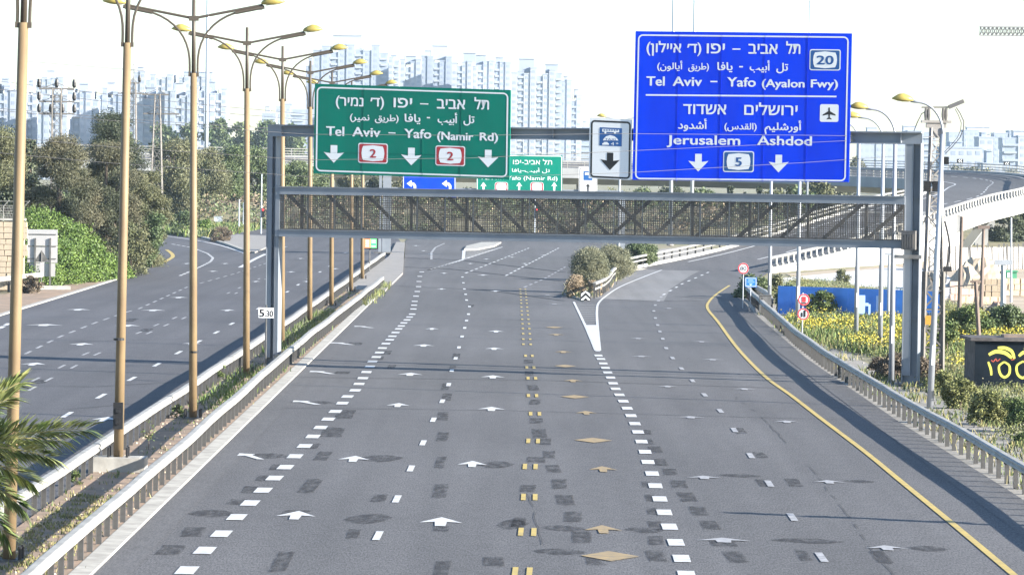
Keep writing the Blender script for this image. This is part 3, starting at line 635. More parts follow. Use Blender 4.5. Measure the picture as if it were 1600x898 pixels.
# ================================================================ GUARD RAILS
def rail_profile(h=.82, d=.12, k=1.0):
    z = [h - q * k for q in (.30, .265, .205, .165, .135, .095, .04, 0)]; x = [.07, d, d, .085, .085, d, d, .07]
    return [(a, b) for a, b in zip(x, z)] + [(-a, b) for a, b in zip(x[::-1], z[::-1])]
POST_ME = None
def guard_rail(path, label, name='guard_rail', group=None, post_step=2.0, h=.82, mbeam=M_GALV, mpost=M_RAILPOST, wob=.014, d=.12, bh=1.0, pw=.12, second=False, lean=0.0, pd=.10):
    P = resample(smooth_path([Vector(p) for p in path], 2.0), 2.0)
    root = empty(name, tuple(P[0]), label, 'guard rail', group)
    W = [Vector((p.x + wob * math.sin(i * .55 + p.x) + random.uniform(-.4, .4) * wob, p.y, p.z + wob * .9 * math.sin(i * .37 + 1) + random.uniform(-.3, .3) * wob)) for i, p in enumerate(P)]
    b = MB(); b.sweep(W, rail_profile(h, d, bh)); b.build('beam', mbeam, root)
    if second: b = MB(); b.sweep(W, [(-.05, h - .5), (.05, h - .5), (.05, h - .38), (-.05, h - .38)]); b.build('lower_beam', mbeam, root)
    g = MB(); hh = h - .10; g.box((0, 0, hh / 2 - .1), (pw, .012, hh + .2)); g.box((pw / 2 - .006, 0.03, hh / 2 - .1), (.012, pd * .7, hh + .2)); g.box((-pw / 2 + .006, -.03, hh / 2 - .1), (.012, pd * .7, hh + .2)); g.box((0, 0, h - .155), (d * 1.5, .05, .2))
    if lean: g.v = [(x + lean * z, y, z) for x, y, z in g.v]
    me = bpy.data.meshes.new('post'); me.from_pydata(g.v, [], g.f); me.materials.append(mpost)
    Q = resample(W, post_step)
    for i, p in enumerate(Q):
        q = Q[min(i + 1, len(Q) - 1)] - Q[max(i - 1, 0)]
        inst('post', me, root, Vector((p.x, p.y, P[0].z * 0 + p.z)) - Vector(P[0]), math.atan2(-q.x, q.y))
    return root
guard_rail([(-9.0, 64, 0), (-9.0, 120, 0), (-9.15, 190, 0), (-8.9, 255, 0), (-8.75, 302, 0)], 'long galvanised guard rail between the sandy median and the right carriageway', group='guard rails along the motorway', bh=.72, h=.77)
guard_rail([(-11.35, 64, 0), (-11.2, 130, 0), (-11.0, 200, 0), (-10.9, 280, 0), (-11.0, 345, .0), (-11.0, 385, .0)], 'long galvanised guard rail between the sandy median and the left carriageway', group='guard rails along the motorway', post_step=2.0, bh=.72, h=.77)
guard_rail([(13.6, 64, 0), (13.6, 118, 0), (13.35, 160, 0), (13.5, 205, 0), (14.6, 262, 0), (15.3, 292, 0)], 'long galvanised guard rail beside the gravel verge right of the yellow line', group='guard rails along the motorway', pw=.13, bh=.74, h=.78)
guard_rail([(15.2, 262, 0), (15.9, 280, 0), (15.9, 300, 0)], 'short pale guard rail stub behind the long right rail below the round 80 sign', post_step=1.2, second=True, group='guard rails along the motorway')
guard_rail([(-33.8, 273, 0), (-31.5, 281, .2), (-29.3, 285, .45)], 'broken white guard rail end lying beside the sign back left of the road', wob=.08, mbeam=M_KERB, post_step=4)
gl = [(5.25, 285, 0.08), (6.3, 300, .08), (7.6, 330, .08), (9.3, 361, .08)] + [tuple(ramp_pt(i, -WR / 2 - .12, .1)) for i in range(2, LK // 3, 2)]
guard_rail(gl, 'curved double guard rail between the gore bushes and the exit ramp', post_step=2.5, second=True, bh=.55, h=.95, group='guard rails along the motorway')
# dense near barrier of the ramp: rail over raked plates on the parapet
pr = [Vector(ramp_pt(i, WR / 2 + .1, .25)) for i in range(0, LK)]
def ramp_barrier(P, label, step, name='ramp_barrier'):
    root = empty(name, tuple(P[0]), label, 'bridge railing', 'railings on the curved ramp')
    b = MB(); b.sweep(P, [(-.12, .84), (.12, .84), (.12, 1.02), (-.12, 1.02)]); b.sweep(P, [(-.16, -.05), (.16, -.05), (.1, .14), (-.1, .14)]); b.build('rail', M_GALV, root)
    g = MB(); g.box((0, 0, .48), (.10, .30, .74)); g.box((.04, .0, .2), (.18, .34, .24)); me = bpy.data.meshes.new('post'); me.from_pydata(g.v, [], g.f); me.materials.append(M_GALV)
    for i, p in enumerate(resample(P, step)[:299]):
        q = p - P[0]; inst('post', me, root, q, -math.atan2(1, 2))
    return root
k_end = next(i for i in range(LK) if cpath[i].y > 575)
ramp_barrier(pr[:k_end], 'near railing of closely spaced raked posts along the pale ramp wall', 2.1)
def viaduct_railing(P, label, step=2.5, hs=(.25, .62, 1.0), name='viaduct_railing'):
    root = empty(name, tuple(P[0]), label, 'bridge railing', 'railings on the curved ramp')
    b = MB()
    for h in hs: b.sweep(P, [(-.05, h - .06), (.05, h - .06), (.05, h + .05), (-.05, h + .05)])
    b.build('rail', M_GALV, root)
    g = MB(); g.box((0, 0, .5), (.1, .1, 1.0)); me = bpy.data.meshes.new('post'); me.from_pydata(g.v, [], g.f); me.materials.append(M_GALV)
    for p in resample(P, step)[:299]: inst('post', me, root, p - P[0])
    return root
viaduct_railing([Vector(ramp_pt(i, WR / 2 + .1, .25)) for i in range(k_end, LK)], 'far outer railing of the curved viaduct, seen against the hazy town')
viaduct_railing([Vector(ramp_pt(i, -WR / 2 - .1, .25)) for i in range(k_end, LK)], 'inner railing of the viaduct crossing behind the sign gantry')

# ================================================================ LAMP POSTS
HEAD = None
def lamp_head_mesh():
    vs = []; fs = []; ns, nr = 10, 9
    prof = [(0, .02, .02), (.06, .10, .06), (.2, .15, .10), (.38, .18, .13), (.55, .15, .11), (.7, .07, .05), (.78, .015, .01)]
    for x, w_, h_ in prof:
        h_ *= 1.75
        for j in range(nr):
            a = 2 * PI * j / nr; zz = math.sin(a); vs.append((x, math.cos(a) * w_, (zz * h_ if zz > 0 else zz * h_ * .35) + .05 - x * .04))
    for i in range(len(prof) - 1):
        for j in range(nr): fs.append((i * nr + j, i * nr + (j + 1) % nr, (i + 1) * nr + (j + 1) % nr, (i + 1) * nr + j))
    fs += [tuple(range(nr))[::-1], tuple((len(prof) - 1) * nr + j for j in range(nr))]
    me = bpy.data.meshes.new('lamp_head'); me.from_pydata(vs, [], fs); me.polygons.foreach_set('use_smooth', [True] * len(fs)); me.materials.append(M_HEAD); return me
ME_HEAD = lamp_head_mesh()
g = MB(); g.box((.36, 0, -.0), (.42, .2, .07)); ME_LENS = bpy.data.meshes.new('lens'); ME_LENS.from_pydata(g.v, [], g.f); ME_LENS.materials.append(M_LENS)
def add_head(root, loc, rz, s=1.0, tilt=-.12):
    h = inst('lamp_head', ME_HEAD, root, loc, rz); h.scale = (s, s, s); h.rotation_euler = (0, tilt, rz)
    l = inst('lens', ME_LENS, h, (0, 0, 0)); return h
def median_lamp():
    r = empty('street_lamp', (0, 0, 0), 'x', 'street lamp', 'double armed lamps in the median')
    b = MB(); b.tube([(0, 0, 0), (0, 0, 6), (0, 0, 11.2)], [.135, .122, .105], 14); b.build('pole', M_POLE, r, smooth=True)
    b = MB(); b.tube([(0, 0, 11.2), (0, 0, 13.6)], [.07, .055], 10); b.build('pole_top', M_POLE if False else M_ARM, r, smooth=True)
    b = MB(); b.box((0, 0, -.03), (.62, .62, .05)); b.build('base_plate', M_POSTG, r)
    for x, y in ((-1, -1), (1, -1), (1, 1), (-1, 1)): b = MB(); b.tube([(x * .25, y * .25, 0), (x * .25, y * .25, .28)], .035, 6); b.build('anchor_bolt', M_BLACK, r)
    for s in (-1, 1):
        b = MB(); b.tube([(0, 0, 12.98), (s * 2.25, 0, 13.42)], .045, 7); b.box((s * .08, 0, 12.98), (.16, .12, .16)); b.build('arm', M_ARM, r)
        pts = []
        for k in range(13):
            t = k / 12; a = t * PI / 2
            pts.append((s * (.13 + 2.1 * (1 - math.cos(a)) ** 1.15), 0, 11.15 + .3 + 1.85 * math.sin(a)))
        pts = [(s * .13, 0, 11.12)] + pts
        b = MB(); b.tube(pts, .035, 6); b.tube([(s * 1.35, 0, 13.17), (s * 2.3, 0, 13.36)], .06, 6); b.build('brace', M_ARM, r)
        b = MB(); b.box((s * .13, 0, 11.15), (.08, .12, .12)); b.build('bracket', M_ARM, r)
        add_head(r, (s * 2.2, 0, 13.42), 0 if s > 0 else PI, 1.0)
    return r
DL = ['nearest of the ochre double armed lamps, behind the palm leaves', 'ochre double armed lamp on a concrete plinth with a black box on its pole', 'ochre double armed lamp third from the left, its bolts on bare median soil', 'ochre double armed lamp just left of the clearance sign and gantry leg', 'ochre double armed lamp directly behind the left gantry leg', 'ochre double armed lamp behind the left edge of the green sign', 'ochre double armed lamp behind the green sign, second right of the gantry leg', 'ochre double armed lamp left of the one beside the small colourful panel', 'farthest ochre double armed lamp, beside the small colourful panel']
lampA = median_lamp()
for i in range(9):
    d = 93.6 + 27.6 * i if i < 2 else [0, 0, 146, 176, 204, 233, 262, 291, 320][i]
    X = [-10.45, -10.6, -10.35, -10.4, -10.45, -10.5, -10.55, -10.45, -10.7][i]
    o = lampA if i == 0 else copy_tree(lampA)
    o.location = (X, d, .1); o['label'] = DL[i]
    if i == 1: o.location.z = .42
    if i > 1: o.rotation_euler = (0, -.010, 0)
    if i == 0: o.rotation_euler = (0, .016, 0)
    if i == 1: o.rotation_euler = (0, .010, 0)
b = MB(); b.box((-10.6, 121.2, .22), (1.5, 1.2, .4)); b.box((-10.6, 121.2, .4), (1.2, .9, .06)); o = b.build('lamp_plinth', M_KERB, loc=(-10.6, 121.2, 0)); tag(o, 'weathered concrete plinth under the ochre lamp with the black box', 'plinth')
b = MB(); b.box((-10.6, 120.98, 1.55), (.26, .12, .72)); b.box((-10.6, 120.9, 1.7), (.12, .06, .12)); b.box((-10.6, 120.9, 1.4), (.12, .06, .16)); o = b.build('junction_box', M_BLACK, loc=(-10.6, 121, 1.2)); tag(o, 'black junction box strapped low on the ochre lamp pole', 'electrical box')
for d, X, z in ((93.6, -10.42, 2.55), (146, -10.35, 2.2), (120.7, -10.58, 3.6)):
    b = MB(); b.tube([(X, d, z), (X, d, z + .06)], .148, 12); o = b.build('pole_strap', M_BLACK, loc=(X, d, z)); tag(o, {93.6: 'black strap around the nearest ochre pole above the palm tip', 146: 'black strap around the third ochre pole', 120.7: 'black strap around the pole above the black box'}[d], 'strap')

def verge_lamp(h=10.9, arm=.95):
    r = empty('street_lamp', (0, 0, 0), 'x', 'street lamp', 'single armed grey lamps on the right')
    b = MB(); b.tube([(0, 0, 0), (0, 0, 5), (0, 0, h - 1.1)], [.12, .10, .075], 12); b.build('pole', M_GPOLE, r, smooth=True)
    pts = [(-arm * (1 - math.cos(k / 10 * PI / 2)) ** 1.0, 0, h - 1.1 + 1.1 * math.sin(k / 10 * PI / 2)) for k in range(11)] + [(-arm - .25, 0, h + .02)]
    b = MB(); b.tube(pts, .045, 8); b.build('arm', M_GPOLE, r, smooth=True)
    add_head(r, (-arm - .15, 0, h), PI, 1.0, -.08)
    b = MB(); b.box((0, -.11, 1.9), (.06, .02, .7)); b.build('number_strip', M_WHITE, r)
    return r
VL = ['tall grey lamp nearest in the right verge, beside the lattice mast', 'grey lamp in dry brush between the gantry leg and the guard rail', 'grey lamp on the flowery verge just left of the right gantry leg', 'grey lamp on the flowery verge with blue hoarding behind, second left of the gantry leg', 'grey lamp behind the two stacked round signs', 'grey lamp beside the small cabinet at the bushy verge end']
lampB = verge_lamp()
for i, (X, d, rz) in enumerate([(15.0, 160, 0), (15.25, 179.4, 0), (17.3, 210, 0), (17.4, 226, 0), (15.2, 238, 0), (15.3, 266, 0)]):
    o = lampB if i == 0 else copy_tree(lampB); o.location = (X, d, -.02); o['label'] = VL[i]
lampB.rotation_euler = (0, .03, 0)
# double lamp at the gore behind the gantry
r = empty('street_lamp', (9.6, 405, 0), 'thin grey double armed lamp behind the bus lane sign', 'street lamp')
b = MB(); b.tube([(9.6, 405, 0), (9.6, 405, 12.0)], [.13, .08], 8); b.build('pole', M_GPOLE, r)
for s in (-1, 1):
    b = MB(); b.tube([(9.6 + s * 1.4 * (1 - math.cos(k / 8 * PI / 2)), 405, 12 + .8 * math.sin(k / 8 * PI / 2)) for k in range(9)], .05, 6); b.build('arm', M_GPOLE, r); add_head(r, (s * 1.3, 0, 12.82), 0 if s > 0 else PI, 1.1)
# high masts
for x, Y, zt, lab in ((322, 600, 42, 'tall pale high mast rising above the trees on the left'), (1049, 480, 40, 'left one of the two tall masts rising behind the blue sign'), (1082, 500, 40, 'right one of the two tall masts rising behind the blue sign'), (1262, 560, 44, 'thin tall mast above the right end of the blue sign')):
    p = AT(x, 255, Y); r = empty('high_mast', (p.x, Y, 0), lab, 'mast', 'high lighting masts')
    rr = (.30 if x == 322 else .22 if x < 1200 else .15)
    b = MB(); b.tube([(p.x, Y, -.1), (p.x, Y, zt)], [rr, rr * .55], 14); b.build('shaft', M_PALE, r, smooth=True)
    b = MB(); b.tube([(p.x, Y, zt), (p.x, Y, zt + .8)], [.9, .9], 12); b.build('lamp_ring', M_GPOLE, r)
    b = MB(); b.tube([(p.x, Y, 0), (p.x, Y, .5)], [rr * 1.8, rr * 1.5], 12); b.build('base_collar', M_CONC, r)

# ================================================================ GANTRY
GP0 = Vector((-10.08, 184.57, 0)); GP1 = Vector((15.85, 176.34, 0))
GU = (GP1 - GP0).normalized(); GN = Vector((GU.y, -GU.x, 0))       # GN points to the camera side
if GN.y > 0: GN = -GN
gan = empty('sign_gantry', tuple(GP0), 'big blue grey steel sign gantry with a mesh walkway across the right carriageway', 'sign gantry')
def gp(x, y, off=0.0): return ONP(x, y, GP0 + GN * off, GN)
def gbox(mb, u0, u1, z0, z1, o0, o1, mi=0):
    mb.obox(GP0 + GU * u0 + GN * o0 + Vector((0, 0, z0)), GU * (u1 - u0), GN * (o1 - o0), Vector((0, 0, z1 - z0)), mi)
GL = (GP1 - GP0).length
def uz(x, y): p = gp(x, y); return (p - GP0).dot(GU), p.z
ztop = uz(700, 0)[1]
zL = uz(430, 192)[1]; zR = uz(1430, 209)[1]
zb0 = (uz(440, 208)[1] + uz(1400, 231)[1]) / 2; zt = (zL + zR) / 2
zc1 = (uz(440, 293)[1] + uz(1405, 306)[1]) / 2; zc0 = (uz(440, 303)[1] + uz(1405, 319)[1]) / 2
zd1 = (uz(440, 360)[1] + uz(1405, 375)[1]) / 2; zd0 = (uz(440, 371)[1] + uz(1405, 385.5)[1]) / 2
print('GANTRY', GL, zL, zR, zb0, zc1, zc0, zd1, zd0)
def leg(u, w_=.3):
    b = MB(); gbox(b, u - w_, u - w_ + .03, 0, zb0, -.25, .25); gbox(b, u + w_ - .03, u + w_, 0, zb0, -.25, .25); gbox(b, u - w_ + .03, u + w_ - .03, 0, zb0, -.02, .02)
    gbox(b, u - w_ + .03, u + .02, .4, zb0, .021, .22)
    for zz in (zd0 + .05, zc1 - .05, 2.6): gbox(b, u - w_ + .031, u + w_ - .031, zz, zz + .02, .0211, .2)
    b.build('leg', M_GANTRY, gan)
    b = MB(); gbox(b, u - .5, u + .5, .02, .07, -.5, .5)
    for a in (-.4, -.2, .2, .4):
        for c in (-.42, .42): gbox(b, u + a - .03, u + a + .03, .07, .2, c - .03, c + .03)
    b.build('base_plate', M_GANTRY_D, gan)
leg(.21, .20); leg(GL - .1, .32)
b = MB(); gbox(b, .42, .60, zd0 - .0, zc1 + .0, -.28, .30); gbox(b, .42, .56, .5, zd0, -.2, .24); b.build('leg_stiffener', M_GANTRY, gan)
b = MB(); gbox(b, 0, GL + .22, zt - .06, zt, -.24, .24); gbox(b, 0, GL + .22, zb0, zb0 + .05, -.24, .24); gbox(b, .0, GL + .22, zb0 + .05, zt - .06, -.03, .03)
gbox(b, 0, .6, zb0 + .05, zt - .06, .03, .2)
for k in range(1, 14): u = k * GL / 13.3; gbox(b, u - .015, u + .015, zb0 + .05, zt - .06, -.2, .2)
b.build('top_beam', M_GANTRY, gan)
u0, u1 = .6, GL - .38
for nm, za, zb_ in (('upper_chord', zc0, zc1), ('lower_chord', zd0, zd1)):
    for o in (.25, -.75):
        b = MB(); gbox(b, u0 - (.6 if nm == 'x' else 0), u1, za, zb_, o - .06, o + .06); gbox(b, u0, u1, zb_ - .02, zb_ + .015, o - .1, o + .1); gbox(b, u0, u1, za - .012, za + .02, o - .1, o + .1); b.build(nm, M_GANTRY, gan)
b = MB(); gbox(b, u0, u1, zd1 + .02, zd1 + .05, -.68, .18); b.build('walkway_floor', M_GANTRY_D, gan)
# uprights every ~1.2 m: light ones front, dark ones back, diagonals behind
nb = 22; st = (u1 - u0) / nb
for k in range(nb + 1):
    u = u0 + k * st
    b = MB(); gbox(b, u - .022, u + .022, zd1 + .016, zc0 - .013, .20, .245); b.build('upright', M_GPOLE, gan)
for k in range(0, nb // 1):
    u = u0 + (k + .52) * st
    if k % 2 == 0: b = MB(); gbox(b, u - .05, u + .05, zd1 + .016, zc0 - .013, -.74, -.66); b.build('rear_upright', M_GANTRY_D, gan)
nd = 15; sd = (u1 - u0) / nd
for k in range(nd):
    a, c = u0 + k * sd, u0 + (k + 1) * sd - .15
    for fl in ([0] if k < 7 else [0, 1] if k == 7 or k == 8 else [1]):
        pa = GP0 + GU * (c if fl else a) + GN * -.62 + Vector((0, 0, zc0)); pb = GP0 + GU * (a if fl else c) + GN * -.62 + Vector((0, 0, zd1 + .02))
        b = MB(); b.bar(pa, pb, .06, .14); b.build('diagonal', M_GANTRY_D, gan)
b = MB(); cell = .075
k = 0
u = u0
while u < u1: gbox(b, u - .011, u + .011, zd1 + .016, zc0 - .013, .255, .27); u += cell
z = zd1 + .05
while z < zc0 - .02: gbox(b, u0, u1, z - .011, z + .011, .271, .285); z += cell
u = u0
while u < u1: gbox(b, u - .009, u + .009, zd1 + .06, zc0 - .013, -.775, -.765); u += cell * 1.2
z = zd1 + .06
while z < zc0 - .02: gbox(b, u0, u1, z - .009, z + .009, -.79, -.78); z += cell * 1.2
o = b.build('wire_mesh', M_MESH, gan); o['kind'] = 'stuff'
b = MB(); gbox(b, GL - .75, GL + .35, zd0 - .4, zd0 - .25, .3, .4); b.build('cross_arm', M_LATT, gan)
bx = uz(1424, 377); 
b = MB(); gbox(b, bx[0] - .28, bx[0] + .28, bx[1] - .32, bx[1] + .42, .32, .6)
for k in range(5): gbox(b, bx[0] - .24 + k * .1, bx[0] - .19 + k * .1, bx[1] - .25, bx[1] + .3, .6, .63)
o = b.build('transformer_box', M_GANTRY_D, loc=tuple(GP0 + GU * bx[0] + GN * .4 + Vector((0, 0, bx[1])))); tag(o, 'dark ribbed box fixed to the right gantry leg at walkway level', 'electrical box')
for sx in (1398, 700, 985):
    pass

# ================================================================ TEXT
AR_FORMS = {'ا': (0xFE8D, 2), 'أ': (0xFE83, 2), 'ب': (0xFE8F, 4), 'ت': (0xFE95, 4), 'د': (0xFEA9, 2), 'ر': (0xFEAD, 2), 'س': (0xFEB1, 4), 'ش': (0xFEB5, 4), 'ط': (0xFEC1, 4), 'ف': (0xFED1, 4), 'ق': (0xFED5, 4), 'ل': (0xFEDD, 4), 'م': (0xFEE1, 4), 'ن': (0xFEE5, 4), 'و': (0xFEED, 2), 'ي': (0xFEF1, 4)}
def shape_rtl(t):
    out = []
    for i, c in enumerate(t):
        if c in AR_FORMS:
            base, nf = AR_FORMS[c]; prev = i > 0 and t[i - 1] in AR_FORMS and AR_FORMS[t[i - 1]][1] == 4; nxt = i + 1 < len(t) and t[i + 1] in AR_FORMS and nf == 4
            k = 0 if not prev and not nxt else 1 if prev and not nxt else 2 if nxt and not prev else 3
            out.append(chr(base + k))
        else: out.append({'(': ')', ')': '('}.get(c, c))
    return ''.join(out[::-1])
TXT = {}
def text_geo(t, bold=.0):
    if (t, bold) in TXT: return TXT[(t, bold)]
    c = bpy.data.curves.new('t', 'FONT'); c.body = t; c.resolution_u = 3; c.offset = bold
    o = bpy.data.objects.new('t', c); COL.objects.link(o); dg = bpy.context.evaluated_depsgraph_get(); dg.update()
    me = bpy.data.meshes.new_from_object(o.evaluated_get(dg)); v = np.array([x.co[:2] for x in me.vertices]); f = [tuple(p.vertices) for p in me.polygons]
    D8 = np.array([(0, 0), (0, .544), (.09, .544), (.09, 0), (-.307, .509), (-.307, .592), (.181, .592), (.181, .509)])
    for i in range(len(v) - 7):                     # dalet: its stem and bar overlap in the font, so refill it as two clean quads
        if np.abs(v[i:i + 8] - v[i] - D8).max() < .004 and t != 'H':
            v[i + 1, 1] = v[i + 2, 1] = v[i, 1] + .509; ids = set(range(i, i + 8)); f = [q for q in f if not set(q) <= ids] + [(i, i + 3, i + 2, i + 1), (i + 4, i + 7, i + 6, i + 5)]
    bpy.data.objects.remove(o); bpy.data.curves.remove(c); bpy.data.meshes.remove(me); TXT[(t, bold)] = (v, f); return v, f
CAP = {}
def cap_h(ch):
    if ch not in CAP: CAP[ch] = text_geo(ch)[0][:, 1].max()
    return CAP[ch]

class Sign:
    """flat sign on a vertical plane; its layout is given in photo pixels and stored as real metres"""
    def __init__(s, name, label, TL, TR, BL, p0, n, mface, thick=.06, back=M_POSTG, cat='road sign', group=None, rails=True):
        s.TL, s.p0, s.n = Vector(TL), p0, n
        s.ex = Vector(TR) - s.TL; s.w = s.ex.length; s.ex /= s.w; s.ey = Vector(BL) - s.TL; s.h = s.ey.length; s.ey /= s.h
        s.k = 0; c = s.pt(s.w / 2, s.h / 2); s.root = empty(name, tuple(c), label, cat, group)
        m = MB(); cs = [s.pt(0, 0), s.pt(s.w, 0), s.pt(s.w, s.h), s.pt(0, s.h)]; bk = [q - n * thick for q in cs]
        m.add(cs + bk, [(0, 3, 2, 1), (4, 5, 6, 7), (0, 1, 5, 4), (1, 2, 6, 5), (2, 3, 7, 6), (3, 0, 4, 7)]); m.build('panel', mface, s.root)
        if rails:
            m = MB()
            for f in (.2, .8): 
                a, b_ = s.pt(s.w * f - 2, 4) - n * (thick + .01), s.pt(s.w * f - 2, s.h - 4) - n * (thick + .01); m.bar(a, b_, .09, .09)
            m.build('frame_rail', back, s.root)
    def world(s, x, y, off=0.0): return ONP(x, y, s.p0, s.n) + s.n * off
    def pt(s, a, b, off=0.0): q = s.TL + s.ex * a + s.ey * b; return s.world(q.x, q.y, off)
    def loc(s, x, y):
        d = Vector((x, y)) - s.TL; det = s.ex.x * s.ey.y - s.ex.y * s.ey.x
        return ((d.x * s.ey.y - d.y * s.ey.x) / det, (s.ex.x * d.y - s.ex.y * d.x) / det)
    def off(s): s.k += 1; return .006 + .002 * (s.k % 3)
    def shape(s, pts, name, mt, lift=0.0, local=False):
        L = [p if local else s.loc(*p) for p in pts]; tr = tessellate_polygon([[Vector((a, b, 0)) for a, b in L]])
        m = MB(); m.add([s.pt(a, b, .005 + lift) for a, b in L], [tuple(t) for t in tr]); return m.build(name, mt, s.root)
    def rring(s, x0, y0, x1, y1, r, t, name, mt, lift=0.0):
        a0, b0 = s.loc(x0, y0); a1, b1 = s.loc(x1, y1); m = MB()
        def loop(i):
            o = []
            for cx_, cy_, st_ in ((a1 - r, b0 + r, -PI / 2), (a1 - r, b1 - r, 0), (a0 + r, b1 - r, PI / 2), (a0 + r, b0 + r, PI)):
                for k in range(6): an = st_ + k / 5 * PI / 2; o.append((cx_ + math.cos(an) * (r - i), cy_ + math.sin(an) * (r - i)))
            return o
        A, B = loop(0), loop(t); N_ = len(A)
        m.add([s.pt(*q, .005 + lift) for q in A + B], [(i, (i + 1) % N_, (i + 1) % N_ + N_, i + N_) for i in range(N_)]); return m.build(name, mt, s.root)
    def rrect(s, x0, y0, x1, y1, r, name, mt, lift=0.0):
        a0, b0 = s.loc(x0, y0); a1, b1 = s.loc(x1, y1); o = []
        for cx_, cy_, st_ in ((a1 - r, b0 + r, -PI / 2), (a1 - r, b1 - r, 0), (a0 + r, b1 - r, PI / 2), (a0 + r, b0 + r, PI)):
            for k in range(5): an = st_ + k / 4 * PI / 2; o.append((cx_ + math.cos(an) * r, cy_ + math.sin(an) * r))
        return s.shape(o, name, mt, lift, True)
    def text(s, t, x0, x1, y, h, mt=M_WHITE, ref='H', rtl=False, lift=0.0, bold=0, name='lettering'):
        if rtl: t = shape_rtl(t)
        v, f = text_geo(t, bold); a0, b0 = s.loc(x0, y); a1 = s.loc(x1, y)[0]
        mn, mx = v[:, 0].min(), v[:, 0].max(); sx = (a1 - a0) / (mx - mn); sy = h / cap_h(ref)
        m = MB(); e = (1.7 if rtl else 2.3) if h > 11 else 1.2 if h > 9 else .35
        for i, (dx, dy) in enumerate(((-.28, 0), (.28, 0), (0, .25)) if h > 8 else ((0, 0),)): m.add([s.pt(a0 + (q[0] - mn) * sx + dx * e, b0 - q[1] * sy + dy * e, .005 + lift + i * .0012) for q in v], f)
        return m.build(name, mt, s.root)
    def arrow(s, x, y0, y1, w_, mt=M_WHITE, up=False, lift=0.0):
        a, b0 = s.loc(x, y0); b1 = s.loc(x, y1)[1]; H = b1 - b0; k = w_ / 2
        P = [(-.33, 0), (.33, 0), (.33, .46), (1, .40), (0, 1), (-1, .40), (-.33, .46)]
        if up: P = [(0, 0), (.95, .45), (.33, .34), (.26, 1), (-.26, 1), (-.33, .34), (-.95, .45)]
        return s.shape([(a + p * k, b0 + q * H) for p, q in P], 'arrow', mt, lift, True)
    def shield(s, x0, y0, x1, y1, t, ring, txt, ink, lift=0.0):
        s.rrect(x0, y0, x1, y1, 3.5, 'shield_border', M_WHITE, lift); e = 1.6 * (x1 - x0) / 46
        s.rrect(x0 + e, y0 + e, x1 - e, y1 - e, 2.5, 'shield_ring', ring, lift + .003)
        a0, b0 = s.loc(x0, y0); a1, b1 = s.loc(x1, y1); w_, h_ = a1 - a0, b1 - b0; P = [(.17, .15), (.5, .1), (.83, .15), (.87, .3), (.885, .5), (.87, .7), (.83, .85), (.5, .9), (.17, .85), (.13, .7), (.115, .5), (.13, .3)]
        s.shape([(a0 + p * w_, b0 + q * h_) for p, q in P], 'shield_plate', M_WHITE, lift + .006, True)
        n_ = len(txt); tw = w_ * (.19 * n_ + (.15 if n_ > 1 else 0)); c = (x0 + x1) / 2; s.text(txt, c - tw / 2, c + tw / 2, (y0 + y1) / 2 + h_ * .20, h_ * .40, ink, lift=lift + .009, bold=0)

GO = .45
gs = Sign('direction_sign', 'large green direction sign hung on the gantry, reading Tel Aviv - Yafo (Namir Rd)', (492, 131), (798, 141), (490, 271), GP0 + GN * GO, GN, M_GREEN)
gs.rring(495, 135.5, 792.5, 277.5, 8, 2.3, 'border', M_WHITE)
for t, x0, x1, y, h, ref in [('תל', 741.5, 763.6, 170.6, 14.5, 'ת'), ('אביב', 683, 726.5, 169.4, 14.5, 'ת'), ('יפו', 615.3, 643.4, 167.5, 14.5, 'ת'), ('(ד׳', 579, 599.6, 166, 13, 'ת'), ('נמיר)', 525, 567.5, 164.8, 13, 'ת'),
                          ('تل', 724.5, 741, 192, 12, 'ا'), ('أبيب', 684.2, 714, 191.5, 12, 'ا'), ('يافا', 632.5, 656.5, 190, 12, 'ا'), ('(طريق', 586, 622.6, 188.5, 10, 'ا'), ('نمير)', 547, 577, 187.5, 10, 'ا')]:
    gs.text(t, x0, x1, y, h, ref=ref, rtl=True)
for t, x0, x1, y, h in [('Tel', 510, 537.3, 211.4, 14), ('Aviv', 551, 594, 212.6, 14), ('Yafo', 632, 673.5, 215, 13.6), ('(Namir', 683.5, 739, 217.8, 12), ('Rd)', 750, 777.6, 219.3, 12)]: gs.text(t, x0, x1, y, h, bold=0)
for x0, x1, y in [(656.4, 669.4, 162.5), (607, 618, 207.8), (667, 672, 184)]: gs.rrect(x0, y - 1, x1, y + 1.2, .3, 'dash', M_WHITE)
for x, y in [(521.9, 227), (643, 231), (763, 234.3)]: gs.arrow(x, y, y + 27.4, 32)
gs.shield(559.8, 223.2, 605.8, 256.0, .8, M_RED, '2', M_RED); gs.shield(680.6, 227.3, 726.6, 260, .8, M_RED, '2', M_RED)
for sx in (648, 690): pass
m = MB(); a_, b_ = gs.loc(660, 210); a2, b2 = gs.loc(660, 276)
m.bar(gs.pt(a_, b_, .004), gs.pt(a2, b2, .004), .012, .004); a_, b_ = gs.loc(499, 238); a2, b2 = gs.loc(790, 244); m.bar(gs.pt(a_, b_, .004), gs.pt(a2, b2, .004), .01, .004); m.build('panel_seam', M_SEAMG, gs.root)

